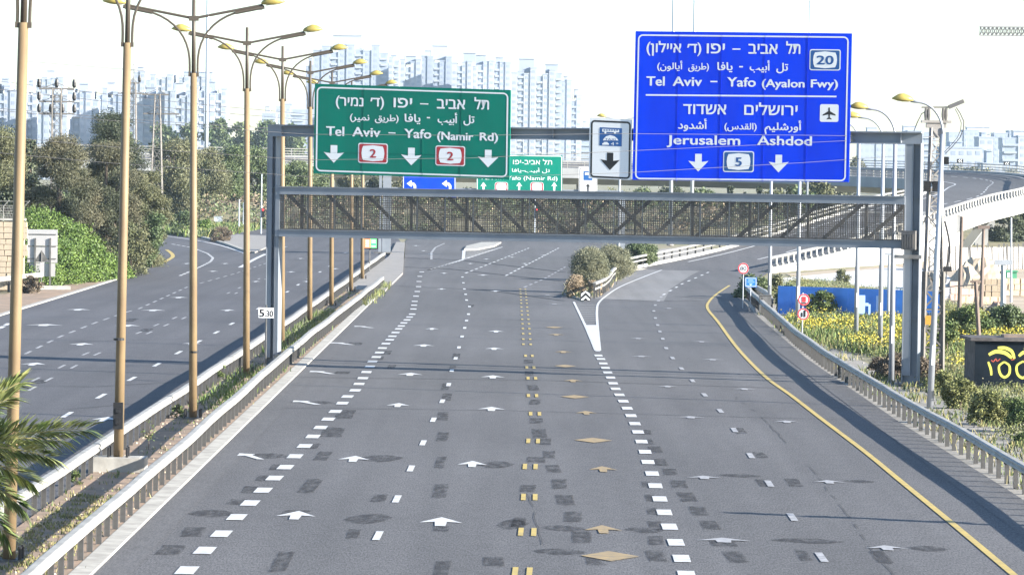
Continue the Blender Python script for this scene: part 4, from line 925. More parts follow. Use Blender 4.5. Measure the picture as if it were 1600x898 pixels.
bs = Sign('direction_sign', 'large blue direction sign hung on the gantry, reading Jerusalem and Ashdod', (993, 49), (1331, 52.5), (988, 281), GP0 + GN * GO, GN, M_BLUE)
bs.rring(997, 54, 1321.5, 283.5, 8, 2.3, 'border', M_WHITE)
for t, x0, x1, y, h, ref in [('תל', 1228.5, 1250, 84, 15, 'ת'), ('אביב', 1169.7, 1214.6, 83.9, 15, 'ת'), ('יפו', 1104.5, 1132, 83.3, 15, 'ת'), ('(ד׳', 1074, 1095.3, 82.5, 13.5, 'ת'), ('איילון)', 1010.4, 1064, 81.6, 13.5, 'ת'),
                          ('تل', 1213.3, 1231, 110.5, 12, 'ا'), ('أبيب', 1171.7, 1202.4, 110, 12, 'ا'), ('يافا', 1121, 1144.2, 109.5, 12, 'ا'), ('(طريق', 1075.6, 1107.4, 108.5, 10, 'ا'), ('أيالون)', 1027, 1066, 108, 10, 'ا'),
                          ('ירושלים', 1163, 1245.6, 179.3, 15, 'ת'), ('אשדוד', 1067.7, 1134.4, 178, 15, 'ת'), ('أورشليم', 1194.9, 1251.6, 203, 11.5, 'ا'), ('(القدس)', 1132, 1182, 202, 10, 'ا'), ('أشدود', 1059.6, 1104, 201, 12, 'ا')]:
    bs.text(t, x0, x1, y, h, ref=ref, rtl=True)
for t, x0, x1, y, h in [('Tel', 1010.4, 1038, 133.6, 14), ('Aviv', 1051.5, 1096.4, 134, 14), ('Yafo', 1136.4, 1180.4, 135, 14), ('(Ayalon', 1190.8, 1256.6, 136, 12), ('Fwy)', 1267.3, 1308.7, 136.5, 12), ('Jerusalem', 1042.3, 1156, 225.2, 14), ('Ashdod', 1183.6, 1268, 226.3, 14)]: bs.text(t, x0, x1, y, h, bold=0)
for x0, x1, y in [(1144.5, 1157, 77), (1110, 1121, 127.6), (1155, 1161, 104.5)]: bs.rrect(x0, y - 1, x1, y + 1.2, .3, 'dash', M_WHITE)
bs.shape([(1009, 147.4), (1307, 149.9), (1307, 152.3), (1009, 149.9)], 'divider', M_WHITE)
for x, y in [(1091.5, 240.5), (1217, 242)]: bs.arrow(x, y, y + 27.6, 31.5)
bs.shield(1130.3, 236, 1177.8, 269.3, .8, M_BLUED, '5', M_BLUED); bs.shield(1265.3, 77.2, 1313.2, 110.6, .8, M_BLUED, '20', M_BLUED)
bs.rrect(1281.4, 163, 1310, 190.8, 3, 'plate', M_WHITE)
cx_, cy_ = 1295.6, 177
bs.shape([(cx_ + a, cy_ + b) for a, b in [(0, -9.2), (1.1, -8), (1.4, -3), (10, 2.2), (10, 4), (1.4, 2), (1.0, 6.8), (3.8, 8.8), (3.8, 10), (0, 9.2), (-3.8, 10), (-3.8, 8.8), (-1.0, 6.8), (-1.4, 2), (-10, 4), (-10, 2.2), (-1.4, -3), (-1.1, -8)]], 'aeroplane_symbol', M_BLACK, .003)

ws = Sign('bus_lane_sign', 'white sign with a black border and arrow between the green and blue signs', (921.3, 184), (987.3, 187), (919.8, 278.5), GP0 + GN * (GO - .05), GN, M_WHITE)
ws.rring(923.5, 187.6, 984.4, 280, 6, 2.7, 'border', M_BLACK)
ws.rrect(937, 199, 971.5, 229, .6, 'blue_plate', M_BLUED)
ws.rrect(941, 201.5, 967.5, 207.2, 1, 'bus_symbol', M_WHITE, .003)
for k in range(6): ws.rrect(943 + k * 4, 202.7, 945.6 + k * 4, 204.6, .3, 'bus_window', M_BLUED, .006)
for x in (946, 961): ws.rrect(x - 1.6, 205.9, x + 1.6, 209, 1.5, 'wheel', M_WHITE, .006)
ws.shape([(942, 219.5), (944, 216), (947.5, 213), (953.5, 211.3), (960, 213), (964, 216.2), (966.3, 219.8)], 'taxi_symbol', M_WHITE, .003)
ws.text('TAXI', 945.5, 962, 219.2, 3.3, M_BLUED, lift=.006)
ws.shape([(941, 226.5), (941, 224), (943, 223.6), (944, 222), (949, 222), (950.2, 223.8), (951.5, 224.2), (951.5, 226.5)], 'car_symbol', M_WHITE, .003)
ws.text('4', 954.6, 959.6, 227.2, 5, lift=.003); ws.text('+', 962, 966.5, 226.5, 4.5, lift=.003, ref='H')
ws.arrow(953.4, 238.6, 266, 30.5, M_BLACK)

for sg_, xs_, y0_, y1_ in ((gs, (569, 722), 137, 277), (bs, (1061, 1128, 1196, 1263), 54, 285)):   # joints between the sheets
    m = MB()
    for x_ in xs_:
        m.bar(sg_.world(x_, y0_, .004), sg_.world(x_ - (y1_ - y0_) * .018, y1_, .004), .012, .002)
    m.build('sheet_joint', M_SEAMG if sg_ is gs else M_SEAMB, sg_.root)
# hangers fixing the signs to the top beam
for x0, x1, y0, y1 in ((560, 560, 138, 268), (730, 730, 143, 274), (1060, 1060, 60, 278), (1250, 1250, 60, 280), (954, 954, 188, 276)):
    a = gp(x0, y0, .2); b_ = gp(x1, y1, .2); b = MB(); b.bar(a, Vector((a.x, a.y, b_.z)), .12, .3); b.build('sign_hanger', M_GANTRY, gan)

# clearance board
p = Vector((0, 181.5, 0)); q = AT(416, 488, p.y)
P0s = Vector((q.x, p.y, q.z)); nS = Vector((0, -1, 0))
r = Sign('clearance_sign', 'small white clearance board reading 5.30 on a thin post at the left gantry leg', (404, 480.5), (427.6, 481), (404, 496.2), P0s, nS, M_WHITE, .03, rails=False)
r.text('5', 405.6, 412.6, 494.3, 11.5, M_BLACK, bold=0); r.rrect(413.6, 492.4, 415.4, 494.2, .3, 'dot', M_BLACK); r.text('30', 416.4, 426.6, 494.6, 9.6, M_BLACK, bold=0)
b = MB(); b.tube([(P0s.x, p.y + .05, 0), (P0s.x, p.y + .05, q.z + .3)], .03, 8); b.build('post', M_POSTG, r.root)

# ---- second gantry farther on
H0 = Vector((0, 411, 0)); HN = Vector((0, -1, 0))
g2 = empty('far_sign_gantry', (-12.2, 411, 0), 'smaller far gantry under the viaduct, mostly hidden by the near walkway', 'sign gantry')
lx = ONP(598, 400, H0, HN).x
b = MB(); b.box((lx - .28, 411, 4.5), (.25, .5, 9)); b.box((lx + .32, 411, 4.5), (.75, .5, 9)); b.build('leg', M_GANTRY, g2)
b = MB(); b.box((lx, 411, .2), (1.6, .9, .12)); b.build('base_plate', M_GANTRY_D, g2)
b = MB(); b.box((lx + 11, 411, 6.0), (22, .4, .4)); b.build('beam', M_GANTRY, g2)
b = MB(); b.box((lx + 22, 411, 3), (.4, .4, 6.2)); b.build('leg', M_GANTRY, g2)
f1 = Sign('far_direction_sign', 'small blue sign with two left turn arrows below the green sign', (629.5, 274), (712, 276.5), (629.5, 306), H0 + HN * .4, HN, M_BLUE)
f1.rring(630, 274.6, 711.4, 308, 1.5, .9, 'border', M_WHITE)
for x in (643, 698): f1.shape([(x + a, y_) for a, y_ in [(-7.5, 287), (0, 281.5), (0, 284.6), (4.5, 286), (7.2, 290), (7.2, 300), (3.4, 300), (3.4, 291.5), (1.6, 289.5), (0, 289.3), (0, 292.4)]], 'turn_arrow', M_WHITE)
f2 = Sign('far_direction_sign', 'small green Namir Rd sign with upward arrows behind the big green sign', (744.5, 241.2), (878.8, 243), (744.5, 304), H0 + HN * .4, HN, M_GREEN)
f2.rring(745.2, 242, 878, 308, 3, 1, 'border', M_WHITE)
f2.text('תל אביב-יפו', 801.7, 862.5, 256.6, 6.6, ref='ת', rtl=True); f2.text('تل أبيب-يافا', 800, 859, 268.5, 5.4, ref='ا', rtl=True); f2.text('Tel Aviv-Yafo (Namir Rd)', 750, 871, 280.4, 6)
for x in (755.5, 811.2, 866): f2.arrow(x, 284.6, 299.8, 10, up=True)
for x0 in (773.2, 828.8): f2.shield(x0, 284.6, x0 + 20.5, 299.4, .8, M_RED, '2', M_RED)
f3 = Sign('far_bus_sign', 'small white sign with an upward arrow left of the blue sign, below the bus sign', (904.5, 261), (933, 261.5), (904.5, 304), H0 + HN * .4, HN, M_WHITE)
f3.rring(905.5, 262.2, 932, 306, 3, 1.2, 'border', M_BLACK); f3.rrect(911.5, 267.5, 926, 282, .5, 'blue_plate', M_BLUED); f3.rrect(914, 270, 923, 273.5, .5, 'bus_symbol', M_WHITE, .004); f3.arrow(918.7, 286.5, 301, 9.5, M_BLACK, up=True)
# ================================================================ BUILDINGS
def building(x0, x1, ytop, Y, label, m=0, bays=None, floor=3.0, group=None, crown=None, win=2.6, seed=0, depth=18, balc=True, name='apartment_block', cat='apartment block', ybase=None):
    rnd = random.Random(seed + int(x0)); s = F / Y
    A = AT(x0, 256, Y); B = AT(x1, 256, Y); W = B.x - A.x; H = AT((x0 + x1) / 2, ytop, Y).z
    r = empty(name, ((A.x + B.x) / 2, Y, 0), label, cat, group)
    bays = bays or max(1, int(W / 7)); bw = W / bays
    body = MB(); wn = MB(); bal = MB(); fr = MB(); rf = MB()
    nf = max(1, int((H - 1) / floor))
    for k in range(bays):
        t = (k + m) % 3; off = (0, .9, .4)[t]; h = H - (0, 1.6, .5)[t] - rnd.choice((0, 0, .8, 2.4)); xa = A.x + k * bw
        body.box((xa + bw / 2, Y + depth / 2 + off / 2, h / 2), (bw - .01, depth - off, h), mi=1 if t == 1 else 0)
        rf.box((xa + bw / 2, Y + depth / 2 + off / 2, h + .3), (bw + .25, depth - off + .3, .6))
        for f in range(nf):
            z = h - 1.2 - f * floor
            if z < 4: break
            if t == 1 and balc:
                bal.box((xa + bw / 2, Y + .5, z - 1.4), (bw - .3 - (f % 2) * bw * .15, 1.1, .95)); wn.box((xa + bw / 2, Y + off + .06, z - .1), (bw * .62, .22, 1.7))
            else:
                nw = max(1, int(bw / win))
                for j in range(nw):
                    if rnd.random() < .06: continue
                    wn.box((xa + (j + .5) * bw / nw, Y + off * .5 - off / 2 + .0 + (off if t == 2 else 0) * 1.0 + .02, z - .3), (min(1.5, bw / nw * .55), .16, 1.35))
    body.build('facade', [BW[m % 3], BW[2]], r)
    o = wn.build('window', M_WIN, r); o['kind'] = 'stuff'
    if bal.f: o = bal.build('balcony', BW[(m + 1) % 3], r); o['kind'] = 'stuff'
    rf.build('roof', BW[2], r)
    cr = crown or [(.3, .25, 3.5), (.7, .15, 2.2)]
    for c, w_, h_ in cr:
        b = MB(); b.box((A.x + W * c, Y + depth / 2, H - 2 + (h_ + 2.5) / 2), (W * w_, depth * .5, h_ + 2.5)); b.box((A.x + W * c, Y + depth / 2, H + .55 + h_), (W * w_ * 1.08, depth * .54, .3)); b.build('roof_house', BW[(m + 2) % 3], r)
    for _ in range(2):
        xx = A.x + W * rnd.uniform(.1, .9); fr.tube([(xx, Y + 5, H - 3), (xx, Y + 5, H + rnd.uniform(2.5, 4.5))], .12, 5)
    fr.build('antenna', M_GPOLE, r)
    return r
g1 = 'hazy apartment towers behind the green sign'
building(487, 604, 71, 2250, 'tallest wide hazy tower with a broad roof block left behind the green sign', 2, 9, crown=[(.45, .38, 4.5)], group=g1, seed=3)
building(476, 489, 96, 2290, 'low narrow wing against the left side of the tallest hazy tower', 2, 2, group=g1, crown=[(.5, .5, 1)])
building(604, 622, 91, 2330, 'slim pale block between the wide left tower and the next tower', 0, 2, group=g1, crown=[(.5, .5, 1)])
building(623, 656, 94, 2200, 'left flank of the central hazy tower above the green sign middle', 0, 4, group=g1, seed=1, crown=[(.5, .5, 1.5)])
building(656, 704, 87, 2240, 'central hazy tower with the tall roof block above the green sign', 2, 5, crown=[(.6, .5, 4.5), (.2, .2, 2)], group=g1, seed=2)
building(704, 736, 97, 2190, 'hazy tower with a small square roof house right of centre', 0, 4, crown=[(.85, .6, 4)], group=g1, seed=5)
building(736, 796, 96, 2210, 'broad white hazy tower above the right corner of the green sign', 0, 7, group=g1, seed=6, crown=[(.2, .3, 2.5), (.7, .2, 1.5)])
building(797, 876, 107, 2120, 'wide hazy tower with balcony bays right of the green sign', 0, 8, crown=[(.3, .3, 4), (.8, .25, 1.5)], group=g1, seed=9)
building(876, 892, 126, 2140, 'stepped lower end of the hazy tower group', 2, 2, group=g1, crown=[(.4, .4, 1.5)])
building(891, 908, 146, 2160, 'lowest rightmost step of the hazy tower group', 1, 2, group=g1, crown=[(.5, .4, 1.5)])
g2_ = 'hazy apartment blocks on the left skyline'
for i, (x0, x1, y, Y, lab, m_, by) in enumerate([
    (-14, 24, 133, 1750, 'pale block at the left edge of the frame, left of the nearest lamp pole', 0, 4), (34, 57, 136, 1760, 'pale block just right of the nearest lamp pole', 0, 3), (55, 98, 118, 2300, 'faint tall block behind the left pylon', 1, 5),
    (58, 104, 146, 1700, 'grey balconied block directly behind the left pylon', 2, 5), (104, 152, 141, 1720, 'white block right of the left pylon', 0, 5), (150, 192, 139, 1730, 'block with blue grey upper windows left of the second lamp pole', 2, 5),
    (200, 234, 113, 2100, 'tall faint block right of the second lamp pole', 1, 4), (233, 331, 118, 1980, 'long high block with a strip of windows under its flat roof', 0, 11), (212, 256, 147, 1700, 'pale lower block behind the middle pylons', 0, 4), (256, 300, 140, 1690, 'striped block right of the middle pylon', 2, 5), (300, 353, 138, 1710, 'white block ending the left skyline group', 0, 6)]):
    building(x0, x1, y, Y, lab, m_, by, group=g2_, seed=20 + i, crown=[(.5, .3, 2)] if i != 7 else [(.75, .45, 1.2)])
g3_ = 'low hazy houses along the horizon'
for i, (x0, x1, y, Y, lab, m_) in enumerate([
    (408, 430, 172, 2600, 'small faint block right of the fourth lamp pole', 1), (430, 476, 168, 2650, 'small faint pair of blocks left of the tallest tower', 0),
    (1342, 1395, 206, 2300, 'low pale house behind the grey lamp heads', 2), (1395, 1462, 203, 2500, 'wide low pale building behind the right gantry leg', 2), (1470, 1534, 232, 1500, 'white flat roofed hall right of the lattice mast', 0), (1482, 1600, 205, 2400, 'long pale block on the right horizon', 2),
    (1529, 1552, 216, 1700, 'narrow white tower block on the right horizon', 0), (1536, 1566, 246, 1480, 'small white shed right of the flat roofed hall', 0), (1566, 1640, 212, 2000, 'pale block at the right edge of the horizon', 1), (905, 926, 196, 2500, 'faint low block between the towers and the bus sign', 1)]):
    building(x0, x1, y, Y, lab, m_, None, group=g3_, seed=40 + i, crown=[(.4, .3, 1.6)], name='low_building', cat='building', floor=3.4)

# ================================================================ PYLONS, CRANES
def lattice(mb, base, h, w0, w1, step=None, th=.07, bracing=True):
    bx, by, bz = base; n = max(3, int(h / (step or w0 * .85)))
    P = []
    for i in range(n + 1):
        t = i / n; w_ = w0 + (w1 - w0) * t; z = bz + h * t; P.append([(bx + a * w_ / 2, by + c * w_ / 2, z) for a, c in ((-1, -1), (1, -1), (1, 1), (-1, 1))])
    for k in range(4): mb.bar(P[0][k], P[-1][k], th)
    for i in range(n):
        for k in range(4):
            j = (k + 1) % 4; a, c = (k, j) if i % 2 else (j, k)
            mb.bar(P[i][a], P[i + 1][c], th * .6)
            mb.bar(P[i][k], P[i][j], th * .5)
def pylon(x, Y, ytop, label, arms, w0=1.8, w1=.9, mt=M_LATT_D, ins=True, th=.1):
    p = AT(x, 252, Y); H = AT(x, ytop, Y).z; s = F / Y; r = empty('lattice_pylon', (p.x, Y, 0), label, 'pylon', 'lattice power pylons')
    b = MB(); lattice(b, (p.x, Y, 0), H, w0, w1, th=th); b.build('mast', mt, r)
    for ya, xl, xr, nI in arms:
        z = AT(x, ya, Y).z; a = AT(xl, ya, Y).x; c = AT(xr, ya, Y).x
        b = MB(); b.box(((a + c) / 2, Y, z), (c - a, .2, .16)); b.bar((a + .3, Y, z + .05), (p.x, Y, z + .55), .06); b.bar((c - .3, Y, z + .05), (p.x, Y, z + .55), .06); b.build('cross_arm', mt, r)
        if nI:
            b = MB()
            for q in (np.linspace(0, 1, nI) if nI > 1 else [.5]):
                xx = a + (c - a) * q; b.tube([(xx, Y, z + .1), (xx, Y, z + .3), (xx, Y, z + .6), (xx, Y, z + .9)], [.10, .2, .2, .12], 7)
            b.build('insulator', M_BLACK, r)
    return r
pylon(88, 420, 138, 'dark pylon with three levels of cross arms rising above the brown trees', [(139, 61, 116, 3), (159, 61, 116, 2), (178, 61, 116, 4)], w0=1.0, w1=.8, th=.08)
pylon(206, 520, 128, 'pylon mostly hidden by the second lamp pole', [(130, 199, 218, 2), (146, 184, 226, 0)], w0=1.3, w1=.7, mt=M_LATT_D, th=.1)
pylon(245, 460, 147, 'grey pylon with two wide cross arms right of the second lamp pole', [(148, 222, 264, 0), (178, 224, 280, 0)], w0=1.5, w1=.5, mt=M_LATT_D, th=.09)
# lattice mast beside the right gantry leg
mx, my = 18.4, 186
mp = G(1456, 594, 0); mx, my = mp.x, mp.y; ms = F / my
r = empty('lattice_mast', (mx, my, 0), 'tall rusty lattice electricity mast with insulators and black boxes right of the gantry', 'pylon')
Hm = AT(1462, 200, my).z
b = MB(); lattice(b, (mx, my, -.2), 4.6, .80, .72, step=.72, th=.11); b.build('lower_mast', M_LATT_D, r)
b = MB(); lattice(b, (mx, my, 4.4), Hm - 4.4, .66, .40, step=.5, th=.085); b.build('upper_mast', M_LATT, r)
b = MB(); b.box((mx, my, Hm + .1), (.8, .3, .2)); b.box((mx, my, Hm + .25), (1.2, .4, .1)); b.box((mx, my, Hm - .2), (.5, .4, .4)); b.build('head_bracket', M_LATT, r)
for k in (-.42, -.3, .28, .4):
    b = MB(); b.tube([(mx + k, my, Hm + .3), (mx + k, my, Hm + .55), (mx + k, my, Hm + .8)], [.05, .07, .05], 6); b.build('insulator', M_GANTRY_D, r)
b = MB(); b.bar((mx - .6, my, Hm + .82), (mx + .5, my, Hm + .84), .06); b.bar((mx + .5, my, Hm + .84), (mx + 1.1, my, Hm + 1.1), .16); b.build('switch_arm', M_GANTRY_D, r)
for xx, yy, w_, h_ in ((1447, 291, 10, 16), (1461, 291, 10, 16), (1477, 251, 7, 12)):
    q = AT(xx, yy, my); b = MB(); b.box((q.x, my - .35, q.z), (w_ / ms, .3, h_ / ms))
    for j in range(5): b.box((q.x, my - .35, q.z + (j - 2) * h_ / ms / 5), (w_ / ms * 1.2, .36, .03))
    b.build('ribbed_insulator', M_BLACK, r)
q = AT(1480, 420, my); b = MB(); b.box((q.x, my - .3, q.z), (.30, .2, .2)); b.build('hanging_box', M_BLACK, r)
def cable(pts, rad, label, name='cable', n=24, mt=M_WIRE, group=None):
    b = MB(); P = smooth_path([Vector(p) for p in pts], 0.3 if (Vector(pts[0]) - Vector(pts[-1])).length < 8 else 6); b.tube(P, rad, 5); o = b.build(name, mt, loc=tuple(P[0])); tag(o, label, 'cable', group); return o
cable([AT(1458, 167, my), AT(1440, 178, my), AT(1428, 205, my)], .02, 'thin cable arching left from the lattice mast top to the gantry')
cable([AT(1494, 168, my), AT(1506, 190, my), AT(1500, 215, my), AT(1477, 240, my)], .02, 'outer thin cable loop hanging right of the lattice mast')
cable([AT(1492, 170, my), AT(1502, 192, my), AT(1496, 215, my), AT(1475, 238, my)], .015, 'inner thin cable loop hanging right of the lattice mast')
cable([AT(1476, 345, my), AT(1482, 370, my), AT(1484, 395, my), AT(1479, 418, my)], .05, 'thick dark cable hanging down the right side of the lattice mast')
cable([AT(1479, 420, my), AT(1478, 440, my), AT(1474, 449, my), AT(1495, 447, my), AT(1524, 445, my)], .025, 'dark cable sagging from the hanging box to the leaning timber post')
cable([AT(1439, 352, my - 2), AT(1450, 338, my - 2), AT(1462, 352, my - 2), AT(1470, 370, my - 2)], .03, 'cable loop between the gantry leg and the mast')
wg = 'overhead wires in front of the signs'
for i, (ya, yb, yc) in enumerate(((240, 270, 262), (213, 236, 236), (214, 209, 196))):
    cable([AT(1459, ya, my - 1), AT(980, yb, 170), AT(480, yc + 14, 165), AT(-80, yc - 30, 160)], .009, ['lowest thin wire crossing low over the blue sign', 'middle thin wire crossing the blue sign', 'upper thin wire crossing the blue sign'][i], name='overhead_wire', group=wg)
for i, (a, b_) in enumerate((((-60, 133, 415), (640, 200, 470)), ((-60, 120, 415), (640, 192, 480)), ((-60, 165, 415), (700, 214, 520)))):
    cable([AT(*a), AT((a[0] + b_[0]) / 2, (a[1] + b_[1]) / 2 + 5, (a[2] + b_[2]) / 2), AT(*b_)], .03, ['upper wire over the left trees', 'highest faint wire over the left trees', 'lowest wire over the left trees'][i], name='overhead_wire', group='wires over the left trees')
# cranes
r = empty('tower_crane', (0, 0, 0), 'pale lattice crane jib cut by the right edge of the frame near the top', 'crane')
Yc = 620; a = AT(1531, 42, Yc); c = AT(1700, 44, Yc); r.location = (c.x, Yc, 0)
b = MB(); n = 26
for i in range(n):
    p = a.lerp(c, i / n); q = a.lerp(c, (i + 1) / n); u = Vector((0, 0, 1.1 + .3)); d0 = Vector((0, .7, 0))
    for e in (-d0, d0): b.bar(p + e, q + e, .16)
    b.bar(p + Vector((0, 0, -1.2)), q + Vector((0, 0, -1.2)), .16); b.bar(p - d0, q + Vector((0, 0, -1.2)), .11); b.bar(p + Vector((0, 0, -1.2)), q - d0, .11); b.bar(p - d0, p + Vector((0, 0, -1.2)), .11)
b.build('jib', M_CRANE, r)
b = MB(); lattice(b, (c.x, Yc, 0), c.z + 1, 1.8, 1.8, step=2.0, th=.16); b.build('tower', M_CRANE, r)
r = empty('tower_crane', (0, 0, 0), 'very faint crane with a thin jib above the left skyline', 'crane')
Yc = 2000; a = AT(40, 96, Yc); c = AT(232, 112, Yc); t_ = AT(206, 110, Yc); r.location = (t_.x, Yc, 0)
b = MB(); b.bar(a, c, .35, .35); b.bar(a + Vector((0, 0, 1.2)), c + Vector((0, 0, .2)), .2); b.build('jib', M_CRANE, r)
b = MB(); lattice(b, (t_.x, Yc, 0), t_.z + 3, 2, 2, step=3, th=.3); b.build('tower', M_CRANE, r)

# ================================================================ LEFT SIDE
TL_ = 'trees left of the motorway'
for i, a in enumerate([
    (tree, 'tree', -8, 440, 178, 130, 'olive', 'grey green tree filling the left edge behind the nearest lamp pole', 338, dict(n=100000, leaf=.13, base=.02, nclump=80, ry=5)),
    (tree, 'tree', 95, 440, 196, 130, 'brown', 'broad feathery grey brown tree behind the bright green bush', 326, dict(n=150000, leaf=.115, base=.0, nclump=100, ry=4, droop=.5, rmin=.14, rmax=.3)),
    (tree, 'tree', 178, 430, 156, 118, 'dark', 'dark rounded tree top, tallest of the left trees, behind the second lamp pole', 372, dict(n=100000, leaf=.13, base=.2, nclump=90, ry=4, rmin=.15, rmax=.3)),
    (tree, 'tree', 168, 430, 208, 130, 'brown', 'feathery brown tree in front of the dark round tree', 334, dict(n=150000, leaf=.115, base=.0, nclump=100, ry=4, droop=.5, rmin=.14, rmax=.3)),
    (tree, 'tree', 48, 430, 182, 50, 'dark', 'small dark tree top between the nearest lamp pole and the left pylon', 380, dict(n=9000, leaf=.3, base=.3, nclump=26, ry=3)),
    (tree, 'tree', 226, 412, 255, 84, 'olive', 'olive tree leaning over the curve of the left carriageway', 352, dict(n=90000, leaf=.105, base=.0, nclump=70, ry=3, rmin=.15, rmax=.3)),
    (tree, 'tree', 15, 440, 290, 100, 'dark', 'dark shady tree above the stone wall', 325, dict(n=14000, leaf=.25, base=.0, nclump=40, ry=3)),
    (tree, 'tree', 270, 352, 212, 96, 'olive', 'light olive tree behind the yield sign', 560, dict(n=45000, leaf=.24, base=.12, nclump=46, ry=5)),
    (tree, 'tree', 318, 352, 228, 84, 'olive', 'light olive tree around the foot of the tall mast', 585, dict(n=38000, leaf=.24, base=.12, nclump=40, ry=5)),
    (tree, 'tree', 365, 352, 226, 84, 'mid', 'darker green tree with a lumpy crown left of the fourth lamp pole', 590, dict(n=40000, leaf=.25, base=.1, nclump=40, ry=5)),
    (tree, 'tree', 405, 352, 224, 84, 'mid', 'green tree just left of the left gantry leg', 596, dict(n=40000, leaf=.25, base=.1, nclump=40, ry=5)),
    (tree, 'tree', 462, 352, 246, 76, 'mid', 'green tree right of the left gantry leg below the green sign', 600, dict(n=36000, leaf=.25, base=.1, nclump=38, ry=5)),
]):
    px_plant(a[0], a[1], a[2], a[3], a[4], a[5], a[6], a[7], Y=a[8], group=TL_, **a[9])
HZ = 'hazy tall trees behind the viaduct on the left'
for i, (x, yt, w_) in enumerate([(255, 190, 50), (292, 196, 44), (340, 184, 56), (380, 190, 46), (420, 186, 50), (458, 192, 46), (180, 196, 60)]):
    px_plant(tree, 'tree', x, 262, yt, w_, 'mid', ['faint tree right of the grey pylon', 'faint tree left of the tall mast', 'faint tall tree right of the tall mast', 'faint tree left of the fourth lamp pole', 'faint tree above the left end of the gantry beam', 'faint tree left of the green sign', 'faint tree behind the dark round tree'][i], Y=1300, group=HZ, n=5000, leaf=1.0, base=.1, nclump=30)
# bright green mound of creeper beside the left carriageway
rng = np.random.default_rng(5); C = []; R = []
root = empty('bush', (-33.5, 300, 0), 'bright green creeping bush spilling down towards the left carriageway', 'bush')
for i in range(150):
    t = rng.uniform(0, 1); x = 45 + 150 * t; yt = float(np.interp(x, [45, 75, 100, 120, 150, 195], [333, 328, 338, 352, 385, 424])); yb = 438 + 4 * t
    y = rng.uniform(yt + 4, yb); Y = 290 + 28 * t + (yb - y) * .10
    p = AT(x, y, Y); C.append((p.x + 33.5, p.y - 300 + rng.uniform(-.8, .8), max(.25, p.z))); k = rng.uniform(.5, .95); R.append((k, k * .9, k * .75))
me = leaves_mesh('crown', C, R, 90000, .13, rng, aspect=.8); me.materials.append(LEAF['bright']); inst('crown', me, root, (0, 0, 0))
b = MB()
for c in C[::7]: b.tube([(c[0], c[1], -.1), (c[0] + .1, c[1], c[2])], [.05, .02], 5)
me = bpy.data.meshes.new('stem'); me.from_pydata(b.v, [], b.f); me.materials.append(M_TRUNK); inst('stem', me, root, (0, 0, 0))
